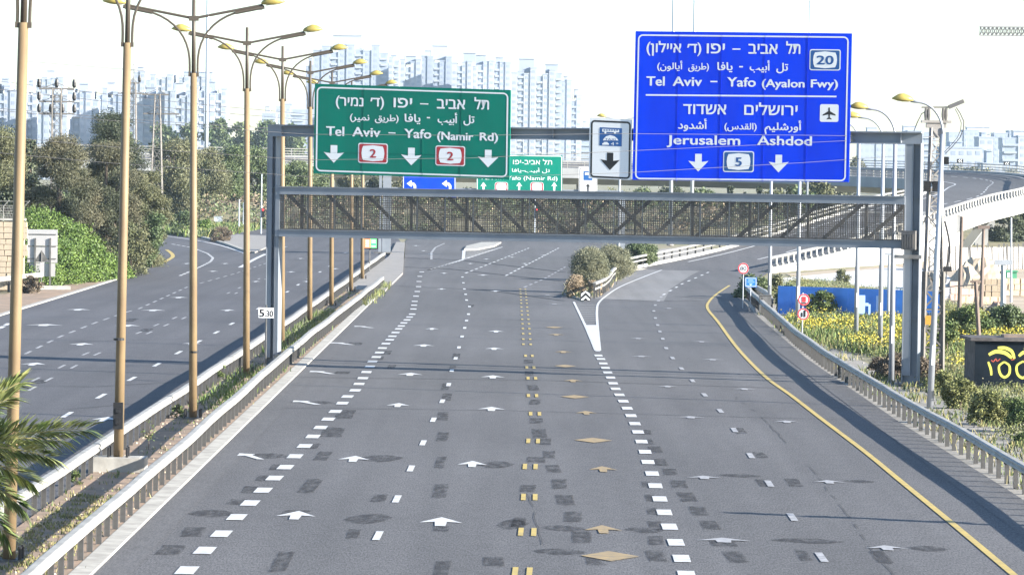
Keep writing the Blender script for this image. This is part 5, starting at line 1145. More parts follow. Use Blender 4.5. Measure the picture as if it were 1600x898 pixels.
bushes = [
    (205, 432, 345, 74, 'olive', 'olive bush at the edge of the left carriageway right of the bright creeper', None, dict(n=12000, leaf=.14)),
    (238, 418, 330, 66, 'mid', 'leafy bush with pale flowers where the left carriageway bends', None, dict(n=12000, leaf=.16)),
    (50, 458, 430, 44, 'twig', 'dry twiggy bush at the foot of the sign back', None, dict(n=3500, leaf=.12)),
    (345, 378, 354, 46, 'twig', 'brown leafless bush on the corner island', None, dict(n=14000, leaf=.09, nclump=50)),
    (285, 368, 330, 56, 'mid', 'green bush beside the yield sign', None, dict(n=5000, leaf=.2)),
    (318, 366, 342, 50, 'bright', 'low green bush on the corner left of the leafless bush', None, dict(n=4500, leaf=.2)),
    (920, 440, 390, 62, 'sage', 'rounded grey green bush at the point of the gore island', 298, dict(n=100000, leaf=.07, nclump=120, base=-.05, rmin=.25, rmax=.45)),
    (958, 428, 386, 74, 'sage', 'grey green bush behind the rounded one beside the curved rail', 330, dict(n=100000, leaf=.075, nclump=120, base=-.05, rmin=.25, rmax=.45)),
    (1000, 408, 380, 70, 'mid', 'farther green bush beside the curved rail', 372, dict(n=26000, leaf=.12, nclump=60, base=-.05, rmin=.25, rmax=.45)),
    (899, 464, 430, 34, 'dry', 'dry beige bush in front of the gore, left of the chevron board', None, dict(n=22000, leaf=.08, nclump=60, base=-.05, rmin=.25)),
    (930, 462, 438, 26, 'dry', 'small dry weed clump just behind the chevron board', None, dict(n=3000, leaf=.1)),
    (1176, 476, 428, 62, 'mid', 'green bush under the round 80 sign', 292, dict(n=13000, leaf=.16)),
    (1207, 478, 432, 50, 'olive', 'olive bush right of the small blue sign', 300, dict(n=10000, leaf=.16)),
    (1235, 492, 445, 58, 'mid', 'dark green bush between the cabinet and the stacked round signs', 262, dict(n=10000, leaf=.14)),
    (1280, 490, 455, 60, 'weed', 'green bush in front of the blue hoarding', 258, dict(n=7000, leaf=.13)),
    (1400, 606, 548, 84, 'twig', 'dry brown brush around the second lamp pole and gantry foot', 183, dict(n=34000, leaf=.1, nclump=40)),
    (1440, 612, 560, 62, 'twig', 'dry brown brush behind the nearest verge lamp', 180, dict(n=24000, leaf=.1, nclump=34)),
    (1368, 594, 560, 50, 'twig', 'low dry brush left of the second verge lamp', 190, dict(n=14000, leaf=.1)),
    (1505, 545, 478, 100, 'weed', 'green shrub thicket behind the black hut, left part', 222, dict(n=14000, leaf=.13)),
    (1570, 540, 476, 90, 'mid', 'darker shrub thicket behind the black hut, right part', 226, dict(n=12000, leaf=.13)),
    (1480, 545, 500, 60, 'weed', 'green shrub between the lattice mast and the black hut', 205, dict(n=8000, leaf=.12)),
    (1500, 640, 592, 60, 'grass', 'pale green weed clump left of the black hut foot', 160, dict(n=9000, leaf=.09)),
    (1545, 665, 612, 76, 'grass', 'pale green weed clump in front of the black hut', 150, dict(n=11000, leaf=.09)),
    (1590, 690, 618, 66, 'weed', 'green weed clump at the right edge in front of the hut', 146, dict(n=10000, leaf=.09)),
    (1470, 620, 580, 50, 'grass', 'pale weeds right of the nearest verge lamp', 172, dict(n=6000, leaf=.09)),
    (1597, 705, 675, 40, 'weed', 'small weed at the right edge near the guard rail', 139, dict(n=3000, leaf=.08)),
    (1315, 452, 420, 26, 'olive', 'small sparse tree in front of the pale ramp wall', 330, dict(n=1600, leaf=.16)),
    (1555, 441, 426, 22, 'bright', 'round green shrub in front of the white site fence', 372, dict(n=1800, leaf=.16)),
]
for x, yb, yt, w_, kd, lab, Y, kw in bushes:
    px_plant(bush, 'bush', x, yb, yt, w_, kd, lab, Y=Y, **kw)
# belt of trees and shrubs under and behind the viaduct, seen through the walkway mesh
BG = 'trees on the bank under the viaduct'
rb = random.Random(4)
spots = [(505, 'mid'), (545, 'olive'), (590, 'dark'), (636, 'olive'), (680, 'mid'), (726, 'dark'), (772, 'mid'), (822, 'brown'), (870, 'mid'), (915, 'dark'), (958, 'olive'), (1005, 'mid'), (1050, 'dark'), (1095, 'mid'), (1212, 'olive')]
for i, (x, kd) in enumerate(spots):
    px_plant(tree, 'tree', x, 352, rb.uniform(290, 302) if x > 640 else rb.uniform(262, 282), 60, kd, 'tree number from the left on the far bank' if False else ['pale green tree under the green sign left part', 'olive tree behind the thin lamp poles under the green sign', 'dark tree behind the far gantry leg', 'olive tree left of the small blue sign', 'green tree under the small blue sign', 'dark tree left of the small green sign', 'green tree under the small green sign left part', 'brown tree under the small green sign', 'green tree right of the small green sign', 'dark tree under the small white bus sign', 'olive tree below the big bus sign', 'green tree below the left corner of the blue sign', 'dark tree behind the pair of masts', 'green tree right of the pair of masts', 'olive tree below the middle of the blue sign'][i], Y=606 + (i % 3) * 9, group=BG, n=11000, leaf=.3, base=.05, nclump=26)
for i, x in enumerate((1140, 1163, 1186, 1232)):
    px_plant(tree, 'cypress', x, 340, 287 + (i % 2) * 3, 16, 'dark', ['leftmost dark cypress below the blue sign', 'second dark cypress below the blue sign', 'third dark cypress below the blue sign', 'dark cypress right of the down arrow of the blue sign'][i], Y=560, n=2500, leaf=.3, base=.02, nclump=18, shape='cone', cat='cypress', group='cypresses below the blue sign')
for i, (x, yt, w_, Y, kd) in enumerate([(1278, 284, 60, 590, 'olive'), (1306, 240, 46, 720, 'sage'), (1338, 238, 36, 730, 'sage'), (1250, 290, 50, 585, 'mid')]):
    px_plant(tree, 'tree', x, 345, yt, w_, kd, ['olive tree below the right end of the blue sign', 'hazy tree at the right edge of the blue sign', 'hazy slim tree just right of the blue sign', 'low green tree below the airport symbol'][i], Y=Y, n=5000, leaf=.45, base=.05, nclump=26)
for i, (x, yt, w_, Y) in enumerate([(1572, 325, 60, 540), (1606, 318, 60, 545), (1545, 352, 46, 548)]):
    px_plant(tree, 'tree', x, 412, yt, w_, 'dark', ['dark tree under the ramp bridge beside the slanted pier', 'dark tree at the right edge under the ramp bridge', 'dark low tree behind the slanted pier'][i], Y=Y, n=9000, leaf=.3, base=.02, nclump=34)
for i, (x, yt) in enumerate([(1520, 262), (1548, 262), (1582, 264), (1497, 259)]):
    px_plant(bush, 'bush', x, 300, yt, 40, 'sage', ['grey shrub growing behind the far curve railing, second from left', 'grey shrub behind the far curve railing below the white shed', 'grey shrub behind the far curve railing at the right edge', 'grey shrub behind the far curve railing beside the chevrons'][i], Y=720, n=2200, leaf=.4)
# low scrub on the bank itself
def stuff(o): o['kind'] = 'stuff'; return o
for kd, nn_, sd_ in (('mid', 300, 1), ('olive', 260, 2), ('twig', 170, 3), ('dry', 90, 4)):
    rg = np.random.default_rng(sd_); P = scatter([(-70, 556), (34, 556), (34, 600), (-70, 600)], nn_, rg); P[:, 2] = np.clip((P[:, 1] - 556) / 20, 0, 1) * 2.6 + .3
    R = np.c_[rg.uniform(.7, 1.9, len(P)), rg.uniform(.6, 1.4, len(P)), rg.uniform(.5, 1.5, len(P))]; me = leaves_mesh('bank_scrub', P, R, nn_ * 90, .38, rg); me.materials.append(LEAF[kd]); stuff(link('bank_scrub', me))
P = scatter([(-62, 470), (-46, 458), (-38, 440), (-30, 470), (-22, 500), (-22, 545), (-70, 560)], 2600); stuff(tufts('corner_grass', P, .7, 8, [LEAF['mid'], LEAF['grass']], wid=.09, spread=.4)) if False else None
cg = [tuple(G(*q))[:2] for q in [(232, 366), (262, 366), (312, 372), (345, 368), (380, 362), (410, 356), (410, 345), (232, 345)]]
m = MB(); m.sheet(cg, .012); stru('corner_verge', m, M_GROUND)
P = scatter(cg, 5200); P[:, 2] = .0; stuff(tufts('corner_grass', P, .8, 7, [LEAF['bright'], LEAF['mid'], LEAF['grass']], wid=.09, spread=.4))

# sign back, stone wall, wire fence on the left
p = G(66, 447); Yb = 292; q0 = AT(43.5, 358, Yb); q1 = AT(89.5, 411, Yb)
r = empty('traffic_sign', ((q0.x + q1.x) / 2, Yb, 0), 'pale back of a large road sign on two posts beside the left carriageway', 'road sign')
b = MB(); b.box(((q0.x + q1.x) / 2, Yb, (q0.z + AT(66, 384, Yb).z) / 2), (q1.x - q0.x, .05, q0.z - AT(66, 384, Yb).z - .02)); b.box(((q0.x + q1.x) / 2, Yb, (AT(66, 384, Yb).z + q1.z) / 2), (q1.x - q0.x, .05, AT(66, 384, Yb).z - q1.z - .02)); b.build('panel', M_SBACK, r)
q2 = AT(46, 411, Yb); q3 = AT(86, 432, Yb); b = MB(); b.box(((q2.x + q3.x) / 2, Yb + .02, (q2.z + q3.z) / 2), (q3.x - q2.x, .05, q2.z - q3.z)); b.build('lower_panel', M_SBACK, r)
for x in (55.5, 79):
    a = AT(x, 372, Yb); b = MB(); b.box((a.x, Yb - .1, a.z / 2), (.10, .10, a.z)); b.build('post', M_POSTG, r)
b = MB()
for y in (366, 384.5, 404): a = AT(66, y, Yb); b.box((a.x, Yb - .05, a.z), (q1.x - q0.x - .1, .05, .05))
b.build('stiffener', M_POSTG, r)
tri = AT(66, 390, Yb - 2); r = empty('warning_sign', (tri.x, Yb - 2, 0), 'grey back of a small triangular sign in front of the large sign back', 'road sign')
b = MB(); a0, a1, a2 = AT(65, 391, Yb - 2), AT(53, 409, Yb - 2), AT(77, 409, Yb - 2)
b.add([a0, a1, a2] + [v + Vector((0, .04, 0)) for v in (a0, a1, a2)], [(0, 1, 2), (5, 4, 3), (0, 3, 4, 1), (1, 4, 5, 2), (2, 5, 3, 0)]); b.build('plate', M_POSTG, r)
b = MB(); b.tube([(a0.x, Yb - 2.03, 0), (a0.x, Yb - 2.03, a0.z)], .04, 8); b.build('post', M_GANTRY_D, r)
b = MB(); a4 = AT(66, 421, Yb - 2); b.box((a4.x, Yb - 2.05, a4.z), (.25, .04, .9)); b.build('striped_plate', M_REDB if False else M_SBACK, r)
# stone wall of separate blocks
wl = empty('stone_wall', (-36.2, 283, 0), 'beige stone retaining wall at the left edge of the frame', 'wall')
bms = [bpy.data.meshes.new('stone') for _ in range(4)]
for me in bms:
    g = MB(); g.box((0, 0, 0), (random.uniform(.68, .74), .4, .33), top=.95); me.from_pydata(g.v, [], g.f); me.materials.append(M_STONE)
wx0, wx1, wy = AT(-60, 400, 283).x, AT(37, 400, 283).x, 283
nr = 0; z = .17
while z < 4.3 and nr < 290:
    x = wx0 + random.uniform(0, .3)
    while x < wx1 and nr < 290:
        o = inst('stone', random.choice(bms), wl, (x + 36.2, wy - 283 + random.uniform(-.04, .04), z + .1)); nr += 1; x += .75
    z += .36
b = MB(); b.box(((wx0 + wx1) / 2, wy + .35, 2.2), (wx1 - wx0, .5, 4.4)); b.build('backing', M_STONE, wl)
b = MB(); b.box(((wx0 + wx1) / 2, wy + .1, z + .06), (wx1 - wx0 + .2, .7, .14)); b.build('coping', M_KERB, wl)
r = empty('barbed_fence', ((wx0 + wx1) / 2, wy, 4.4), 'barbed wire fence leaning out on top of the stone wall', 'fence')
b = MB()
for k in range(7): xx = wx0 + k * (wx1 - wx0) / 6; b.bar((xx, wy, z + .1), (xx, wy, z + .9), .05); b.bar((xx, wy, z + .9), (xx + .35, wy - .1, z + 1.25), .05)
b.build('post', M_GALV, r); b = MB()
for k in range(5): b.tube([(wx0, wy, z + .25 + k * .17), (wx1, wy, z + .25 + k * .17)], .015, 4)
for k in range(40):
    xx = wx0 + k * (wx1 - wx0) / 40; b.bar((xx, wy, z + .1), (xx + .15, wy, z + .95), .012)
b.tube([(wx0 + .3, wy - .1, z + 1.2), (wx1 + .35, wy - .1, z + 1.2)], .015, 4); b.build('wire', M_GALV, r)
# boulders and slab at the road edge
b = MB(); a = G(70, 452); b.box((a.x, a.y, .12), (3.2, 1.0, .24), .25); o = b.build('kerb_slab', M_KERB, loc=(a.x, a.y, 0)); tag(o, 'broken concrete slab at the foot of the sign back', 'concrete slab')
# kerb edge of the left carriageway
m = MB(); m.sweep([(-27.35, 60, 0), (-27.4, 240, 0), (-27.6, 286, 0), (-27.8, 318, 0), (-28.7, 345, 0), (-30.6, 372, 0)], [(-.2, 0), (-.2, .06), (.1, .06), (.12, 0)]); stru('kerb', m, M_KERB)
m = MB(); pp = [G(*q) for q in [(300, 368), (320, 372.5), (352, 381.5), (388, 395)]]; m.sweep(smooth_path(pp, 2), [(-.2, 0), (-.2, .16), (.2, .16), (.2, 0)]); stru('kerb', m, M_KERB)
# small things at the corner
def roundel(x, y, Y, rad, label, name='round_sign', ring=M_REDB, face=M_WHITE, postbase=None, txt=None, blob=None):
    c = AT(x, y, Y); r = empty(name, (c.x, Y, 0), label, 'road sign'); n = 24
    def disc(mb, r0, off, r1=0.0):
        A = [(c.x + math.cos(k / n * 2 * PI) * r0, Y - off, c.z + math.sin(k / n * 2 * PI) * r0) for k in range(n)]
        if r1: B = [(c.x + math.cos(k / n * 2 * PI) * r1, Y - off, c.z + math.sin(k / n * 2 * PI) * r1) for k in range(n)]; mb.add(A + B, [(k, (k + 1) % n, (k + 1) % n + n, k + n) for k in range(n)])
        else: mb.add(A, [tuple(range(n))])
    b = MB(); b.tube([(c.x, Y - .03, c.z), (c.x, Y + .0, c.z)], rad, 24); b.build('plate', face, r)
    b = MB(); disc(b, rad * .98, .04, rad * .76); b.build('red_ring', ring, r)
    if txt:
        v, f = text_geo(txt, 0); mn, mx = v.min(0), v.max(0); k = rad * 1.15 / (mx[0] - mn[0]); ky = rad * .72 / (mx[1] - mn[1])
        b = MB(); b.add([(c.x + (q[0] - (mn[0] + mx[0]) / 2) * k, Y - .045, c.z + (q[1] - (mn[1] + mx[1]) / 2) * ky) for q in v], f); b.build('lettering', M_BLACK, r)
    if blob: blob(c, r)
    return c, r
c, r = roundel(1161.5, 419.3, 270, .33, 'round red ringed speed sign reading 80 above the small blue sign', txt='80')
b = MB(); b.tube([(c.x, 270.04, 0), (c.x, 270.04, c.z)], .035, 8); b.build('post', M_GPOLE, r)
c0 = AT(1173, 440.5, 272); r = Sign('blue_sign', 'small blue information sign right below the round 80 sign', (1164, 433), (1182.5, 433.6), (1164, 448), Vector((0, 272, 0)), Vector((0, -1, 0)), mat('info_blue', (0.02, .16, .6), .5), .03, rails=False)
r.rring(1165, 434, 1181.6, 447.6, 1, .6, 'border', M_WHITE); r.rrect(1169, 437, 1177, 438.4, .2, 'text_bar', M_FENCEL); r.rrect(1168, 440, 1179, 441.2, .2, 'text_bar', M_FENCEL); r.shape([(1170, 443), (1176, 443), (1173, 446.5)], 'emblem', M_FENCEL)
b = MB(); b.tube([(c0.x, 272.05, 0), (c0.x, 272.05, c0.z)], .035, 8); b.build('post', M_GPOLE, r.root)
def truckblob(c, r):
    b = MB(); b.box((c.x, 213.955, c.z + .02), (.2, .01, .26)); b.build('truck_symbol', M_REDB, r); b = MB(); b.box((c.x, 213.955, c.z - .16), (.24, .01, .05)); b.build('truck_wheels', M_BLACK, r)
def pairblob(c, r):
    b = MB(); b.box((c.x - .07, 213.455, c.z - .03), (.07, .01, .22)); b.box((c.x + .07, 213.455, c.z + .02), (.1, .01, .32)); b.build('lorry_symbols', M_BLACK, r)
c, r = roundel(1256, 468, 214, .28, 'upper of two stacked round signs, with a dark red square inside its ring', blob=truckblob)
c, r = roundel(1255, 490.5, 213.5, .28, 'lower of two stacked round signs, with two black shapes inside its ring', blob=pairblob)
b = MB(); b.tube([(c.x, 214.05, -.02), (c.x, 214.05, c.z + 1.0)], .035, 8); b.build('post', M_GPOLE, r)
# chevron board at the gore
cs = Sign('chevron_board', 'black board with a white upward chevron at the point of the gore', (906.8, 454.5), (923, 454.8), (906.8, 469.5), Vector((0, 279.5, 0)), Vector((0, -1, 0)), M_BLACK, .04, rails=False)
for dy in (0, 6.6): cs.shape([(908, 465.5 + dy - 2), (915, 457.6 + dy - 1), (922, 465.5 + dy - 2), (922, 462.2 + dy - 3 - .3), (915, 454.9 + dy - .6), (908, 462.2 + dy - 3 - .3)] if dy == 0 else [(908, 469), (911, 469), (915, 464.8), (919, 469), (922, 469), (922, 467.8), (915, 461.5), (908, 467.8)], 'chevron', M_WHITE)
b = MB(); q = AT(915, 468, 279.6); b.box((q.x - .2, 279.6, q.z / 2), (.05, .05, q.z)); b.box((q.x + .2, 279.6, q.z / 2), (.05, .05, q.z)); b.build('post', M_POSTG, cs.root)
# colourful panel in the median
ps = Sign('display_panel', 'small display panel showing orange and green blocks in a black frame in the median', (568.5, 372), (590.8, 372.5), (568.5, 389), Vector((0, 341, 0)), Vector((0, -1, 0)), M_BLACK, .2, rails=False)
ps.rrect(569.5, 373, 578.6, 387.4, .3, 'left_screen', M_SCREEN_O); ps.rrect(578.8, 373, 588.6, 387.4, .3, 'right_screen', M_SCREEN_G)
for k in range(4): ps.rrect(571, 375 + k * 3, 577, 376.4 + k * 3, .2, 'text_bar', M_WHITE, .004); ps.rrect(580.4, 375 + k * 3, 587, 376.4 + k * 3, .2, 'text_bar', M_WHITE if k != 2 else M_BLUED, .004)
q = AT(577.5, 389, 341.1); b = MB(); b.tube([(q.x, 341.1, 0), (q.x, 341.1, q.z)], .05, 8); b.build('post', M_POSTG, ps.root)
# yield sign
Yy = 560; a = [AT(282, 320, Yy), AT(294, 320, Yy), AT(288, 332, Yy)]; r = empty('yield_sign', (a[2].x, Yy, 0), 'small white triangular yield sign among the green at the corner', 'road sign')
b = MB(); b.add(a + [v + Vector((0, .05, 0)) for v in a], [(0, 2, 1), (3, 4, 5), (0, 1, 4, 3), (1, 2, 5, 4), (2, 0, 3, 5)]); b.build('plate', M_WHITE, r)
b = MB(); b.tube([(a[2].x, Yy + .1, 0), (a[2].x, Yy + .1, a[0].z)], .05, 6); b.build('post', M_POSTG, r)
for x, yt, yb, lab, Y, kind in ((341, 339, 352, 'grey control cabinet on the corner behind the leafless bush', 560, 'box'), (374, 313, 360, 'thin white post left of the fourth lamp pole', 530, 'post'), (380.5, 318, 358, 'second thin post just left of the fourth lamp pole', 540, 'post'), (301, 318, 345, 'pink narrow post near the yield sign', 590, 'post')):
    a = AT(x, yt, Y); b = MB()
    if kind == 'box': b.box((a.x, Y, a.z / 2), (1.0, .6, a.z)); b.box((a.x, Y - .02, a.z + .03), (1.1, .72, .06)); b.box((a.x + .3, Y - .32, a.z * .5), (.05, .05, .2)); o = b.build('control_cabinet', M_PALE, loc=(a.x, Y, 0)); tag(o, lab, 'cabinet')
    else: b.tube([(a.x, Y, 0), (a.x, Y, a.z)], [.1, .07], 7); b.tube([(a.x, Y, a.z), (a.x, Y, a.z + .12)], [.09, .04], 7); o = b.build('bollard_post', M_PALE if x != 301 else M_PINKB, loc=(a.x, Y, 0)); tag(o, lab, 'post')
for x, yt, yb, lab, Y in ((409, 272, 360, 'traffic signal pole with a red light just left of the gantry leg', 520), (836, 318, 375, 'traffic signal pole with a red light seen through the walkway mesh', 500)):
    a = AT(x, yt if x < 500 else 312, Y); r = empty('traffic_signal', (a.x, Y, 0), lab, 'traffic light', 'traffic signals at the junction')
    b = MB(); b.tube([(a.x, Y, 0), (a.x, Y, a.z)], [.09, .06], 8); b.build('pole', M_PALE, r)
    z = AT(x, 327, Y).z; b = MB(); b.box((a.x + .2, Y, z - .4), (.32, .25, 1.1)); b.build('signal_head', M_BLACK, r)
    b = MB(); b.tube([(a.x + .2, Y - .18, z - .05), (a.x + .2, Y - .12, z - .05)], .12, 10); b.build('red_light', mat('signal_red', (.6, .03, .03), .4, emit=((1, .05, .05), 1.0)), r)
# cabinet at the verge end
q = G(1201, 492); b = MB(); b.box((q.x, 262, .5), (.7, .5, 1.0)); b.box((q.x, 262, 1.03), (.78, .58, .06)); b.box((q.x - .15, 261.73, .5), (.02, .02, .8)); o = b.build('roadside_cabinet', M_POSTG, loc=(q.x, 262, 0)); tag(o, 'small grey cabinet behind the guard rail at the foot of the bushes', 'cabinet')

# ================================================================ RIGHT SIDE
# blue hoarding
Pf = [G(1215, 490), G(1300, 493), G(1400, 497), G(1475, 499)]
r = empty('blue_hoarding', tuple(Pf[0]), 'long blue construction hoarding with pale letters behind the yellow flowers', 'fence')
hg = 1.62
for i in range(len(Pf) - 1):
    k = 4
    for j in range(k):
        a = Pf[i].lerp(Pf[i + 1], j / k); c = Pf[i].lerp(Pf[i + 1], (j + 1) / k - .004); d = (c - a); n_ = Vector((-d.y, d.x, 0)).normalized() * .04
        b = MB(); b.obox(a, d, n_, Vector((0, 0, hg))); b.build('panel', M_FENCEB, r)
for x0, x1, y0, y1 in ((1342, 1351.5, 461, 490), (1351.5, 1357, 473, 478), (1357, 1360, 475, 492), (1369, 1374.5, 462, 490), (1386, 1407, 477, 492), (1374, 1380, 476, 481)):
    a = G(x0, 496); s_ = a.y - .08; A = AT(x0, y0, s_); B = AT(x1, y1, s_); b = MB(); b.box(((A.x + B.x) / 2, s_, (A.z + B.z) / 2), (B.x - A.x, .01, abs(A.z - B.z))); b.build('lettering', M_FENCEL, r)
# construction site: white fence with dark posts, piles, blocks, cabin
r = empty('site_fence', (40, 385, 0), 'white site fence with dark leaning posts under the ramp bridge', 'fence')
A = AT(1452, 440, 378); B = AT(1625, 440, 392)
b = MB(); b.obox(Vector((A.x, 378, 0)), Vector((B.x - A.x, 14, 0)), Vector((0, .06, 0)), Vector((0, 0, 1.9))); b.build('sheet', M_CONCW, r)
for k in range(22):
    t = (k + random.uniform(-.2, .2)) / 21.5; x = A.x + (B.x - A.x) * t; y = 377.9 + 14 * t - .15; b = MB(); b.bar((x, y, 0), (x + random.uniform(-.15, .15), y, 2.1 + random.uniform(-.1, .2)), .11); b.build('post', M_GANTRY_D, r)
for i, (x, yb, yt, wd, lab, Y) in enumerate([(1499, 462, 338, .22, 'tall leaning pole between the lattice mast and the tarpaulin stack', 235), (1533, 455, 355, .22, 'tall dark pole with a fork near the site fence', 262), (1567.5, 494, 410, .30, 'thick grey post with a wide cap in the site', 245), (1580, 448, 340, .14, 'thin pale pole in front of the green cabin', 290), (1389, 458, 397, .16, 'short dark bracketed pole just left of the right gantry leg', 250)]):
    a = AT(x, yb, Y); c = AT(x + (4 if i < 2 else 0), yt, Y); b = MB(); b.tube([(a.x, Y, 0), c], [wd * .6, wd * .4], 8)
    if i in (1, 2, 4): b.box((c.x, Y, c.z), (wd * 3.2, wd, wd * .9))
    o = b.build('site_pole', M_WOOD if i in (0, 1) else M_GPOLE, loc=(a.x, Y, 0)); tag(o, lab, 'pole')
p = G(1529, 556); Yp = 208; a = AT(1531, 552, Yp); c = AT(1524.5, 440, Yp)
b = MB(); b.tube([(a.x, Yp, 0), c], [.11, .09], 8); b.box((c.x, Yp, c.z), (.5, .1, .1)); o = b.build('timber_post', M_WOOD, loc=(a.x, Yp, 0)); tag(o, 'leaning weathered timber post behind the black hut', 'post')
def mound(name, x, y, rx, ry, h, mt, label, seed=0):
    rg = random.Random(seed); n = 14; vs = []; fs = []
    for i in range(n + 1):
        for j in range(n + 1):
            u, v = i / n * 2 - 1, j / n * 2 - 1; rr = min(1, math.hypot(u, v)); vs.append((x + u * rx, y + v * ry, h * max(0, math.cos(rr * PI / 2)) ** 1.1 * (1 + rg.uniform(-.16, .16)) - .03))
    for i in range(n):
        for j in range(n): a = i * (n + 1) + j; fs.append((a, a + n + 1, a + n + 2, a + 1))
    b = MB(); b.add(vs, fs); o = b.build(name, mt, loc=(x, y, 0)); tag(o, label, 'earth pile'); return o
for x, Y, w_, h, mt, lab in ((1510, 330, 60, 1.6, M_SAND, 'pale earth heap right of the lattice mast'), (1560, 262, 46, .9, mat('brown_earth', (.25, .16, .12), .95, col2=(.35, .25, .19), scale=1.5), 'small brown earth heap behind the shrubs'), (1530, 352, 90, 1.8, M_SAND, 'long yellow earth bank along the white site fence'), (1455, 320, 40, 1.3, M_SAND, 'earth heap behind the lattice mast')):
    a = AT(x, 440, Y); mound('earth_heap', a.x, Y, w_ / (F / Y) / 2, 4, h, mt, lab, seed=int(x))
def stack(x, Y, nx, nz, bw_, bh, mt, lab, name='block_stack'):
    a = AT(x, 450, Y); r = empty(name, (a.x, Y, 0), lab, 'stack')
    g = MB(); g.box((0, 0, 0), (bw_ * .93, .7, bh * .9), top=.95); me = bpy.data.meshes.new('block'); me.from_pydata(g.v, [], g.f); me.materials.append(mt)
    for i in range(nx):
        for k in range(nz): inst('block', me, r, ((i - nx / 2) * bw_ + random.uniform(-.04, .04), random.uniform(-.06, .06), bh * (k + .5)), random.uniform(-.04, .04))
stack(1496, 292, 2, 3, .35, .42, M_PINKB, 'dark pink cube of bagged material at the foot of the leaning pole')
stack(1514, 290, 3, 2, .36, .42, M_PINKB, 'pink and tan bags beside the dark pink cube')
stack(1548, 300, 5, 3, .42, .42, M_SAND, 'wide pale sand coloured stack of blocks')
stack(1584, 305, 5, 3, .40, .40, M_PALLET, 'tan stack of wooden pallets in front of the green cabin')
stack(1540, 285, 6, 1, .5, .5, M_PALLET, 'low row of tan blocks right of the timber post')
Y = 350; a = AT(1570, 443, Y); c = AT(1589, 425, Y); r = empty('site_cabin', ((a.x + c.x) / 2, Y, 0), 'green site cabin beside the white fence at the right edge', 'cabin')
b = MB(); b.box(((a.x + c.x) / 2, Y + 1, c.z / 2), (c.x - a.x, 2, c.z)); b.build('body', M_GREENBOX, r); b = MB(); b.box(((a.x + c.x) / 2, Y + 1, c.z + .05), (c.x - a.x + .2, 2.2, .1)); b.build('roof', M_GREENBOX, r); b = MB(); b.box(((a.x + c.x) / 2 - .1, Y - .02, c.z * .6), (.35, .04, .4)); b.build('window', M_WHITE, r)
b = MB(); a = AT(1450, 500, my - .6); b.box((a.x + .02, my - .55, a.z), (.25, .03, .36)); o = b.build('amber_plate', M_AMBER, loc=(a.x, my - .55, a.z)); tag(o, 'amber warning plate on the lattice mast', 'sign plate')
# black hut with yellow graffiti
hx0 = G(1522, 607); Yh = hx0.y; sH = F / Yh; zt = AT(1522, 532, Yh).z
r = empty('utility_hut', (hx0.x + 1.5, Yh, 0), 'black painted concrete hut with yellow graffiti at the right edge', 'hut')
W = 3.6; Dp = 2.6; x0 = hx0.x; sk = (AT(1507, 560, Yh + Dp).x - x0)
b = MB(); b.prism([(x0, Yh), (x0 + W, Yh + .0), (x0 + W + sk, Yh + Dp), (x0 + sk, Yh + Dp)], -.1, zt, 0); b.build('wall', M_HUTS, r)
b = MB(); b.obox(Vector((x0 + .01, Yh - .015, 0)), Vector((W - .02, 0, 0)), Vector((0, .012, 0)), Vector((0, 0, zt - .02))); b.build('painted_front', M_HUT, r)
b = MB(); b.prism([(x0 - .18, Yh - .18), (x0 + W + .2, Yh - .18), (x0 + W + sk + .2, Yh + Dp + .2), (x0 + sk - .18, Yh + Dp + .2)], zt, zt + .12); b.build('roof_slab', M_HUTS, r)
b = MB(); b.box((x0 + 2.2, Yh + 1.2, zt + .17), (2.0, 1.2, .10)); b.build('roof_hatch', M_WOOD, r)
def stroke(pts, wd, mt, name='graffiti'):
    P = [AT(x, y, Yh - .02) for x, y in pts]; Pp = smooth_path(P, .04) if len(P) > 2 else P; b = MB(); vs = []; fs = []
    for i, p in enumerate(Pp):
        d = (Pp[min(i + 1, len(Pp) - 1)] - Pp[max(i - 1, 0)]).normalized(); n_ = Vector((-d.z, 0, d.x)); t = i / (len(Pp) - 1); w_ = wd * (.75 + .35 * math.sin(t * PI)) / 2
        vs += [(p.x + n_.x * w_, Yh - .022, p.z + n_.z * w_), (p.x - n_.x * w_, Yh - .022, p.z - n_.z * w_)]
    for i in range(len(Pp) - 1): fs.append((2 * i, 2 * i + 1, 2 * i + 3, 2 * i + 2))
    b.add(vs, fs); b.build(name, mt, r)
stroke([(1544, 565), (1548, 576), (1549, 586)], .09, M_GRAF)
stroke([(1569, 565), (1561, 572), (1563, 584), (1570, 589), (1577, 583), (1577, 571), (1569, 565)], .09, M_GRAF)
stroke([(1599, 564), (1589, 571), (1590, 584), (1598, 590), (1606, 583), (1606, 571), (1599, 564)], .09, M_GRAF)
stroke([(1545, 554), (1556, 549), (1570, 551), (1581, 559)], .14, M_GRAF); stroke([(1559, 543), (1571, 543.5), (1581, 549), (1585, 560)], .12, M_GRAF); stroke([(1592, 556), (1600, 550), (1612, 550)], .12, M_GRAF); stroke([(1600, 544), (1612, 546)], .1, M_GRAF)
stroke([(1549, 562), (1552, 565), (1556, 560), (1558, 564), (1563, 560)], .04, M_GRAFR); stroke([(1580, 562), (1585, 561)], .05, M_GRAFR); stroke([(1600, 561), (1606, 558)], .05, M_GRAFR)
# unseen cypress shape added just outside the frame to shadow the road
tree('cypress', (15.2, 106.1, 0), 4.2, .45, .45, 'dark', 'slim cypress added out of view on the right verge to shadow the road', n=5000, leaf=.12, base=.0, nclump=30, shape='cone', cat='cypress')

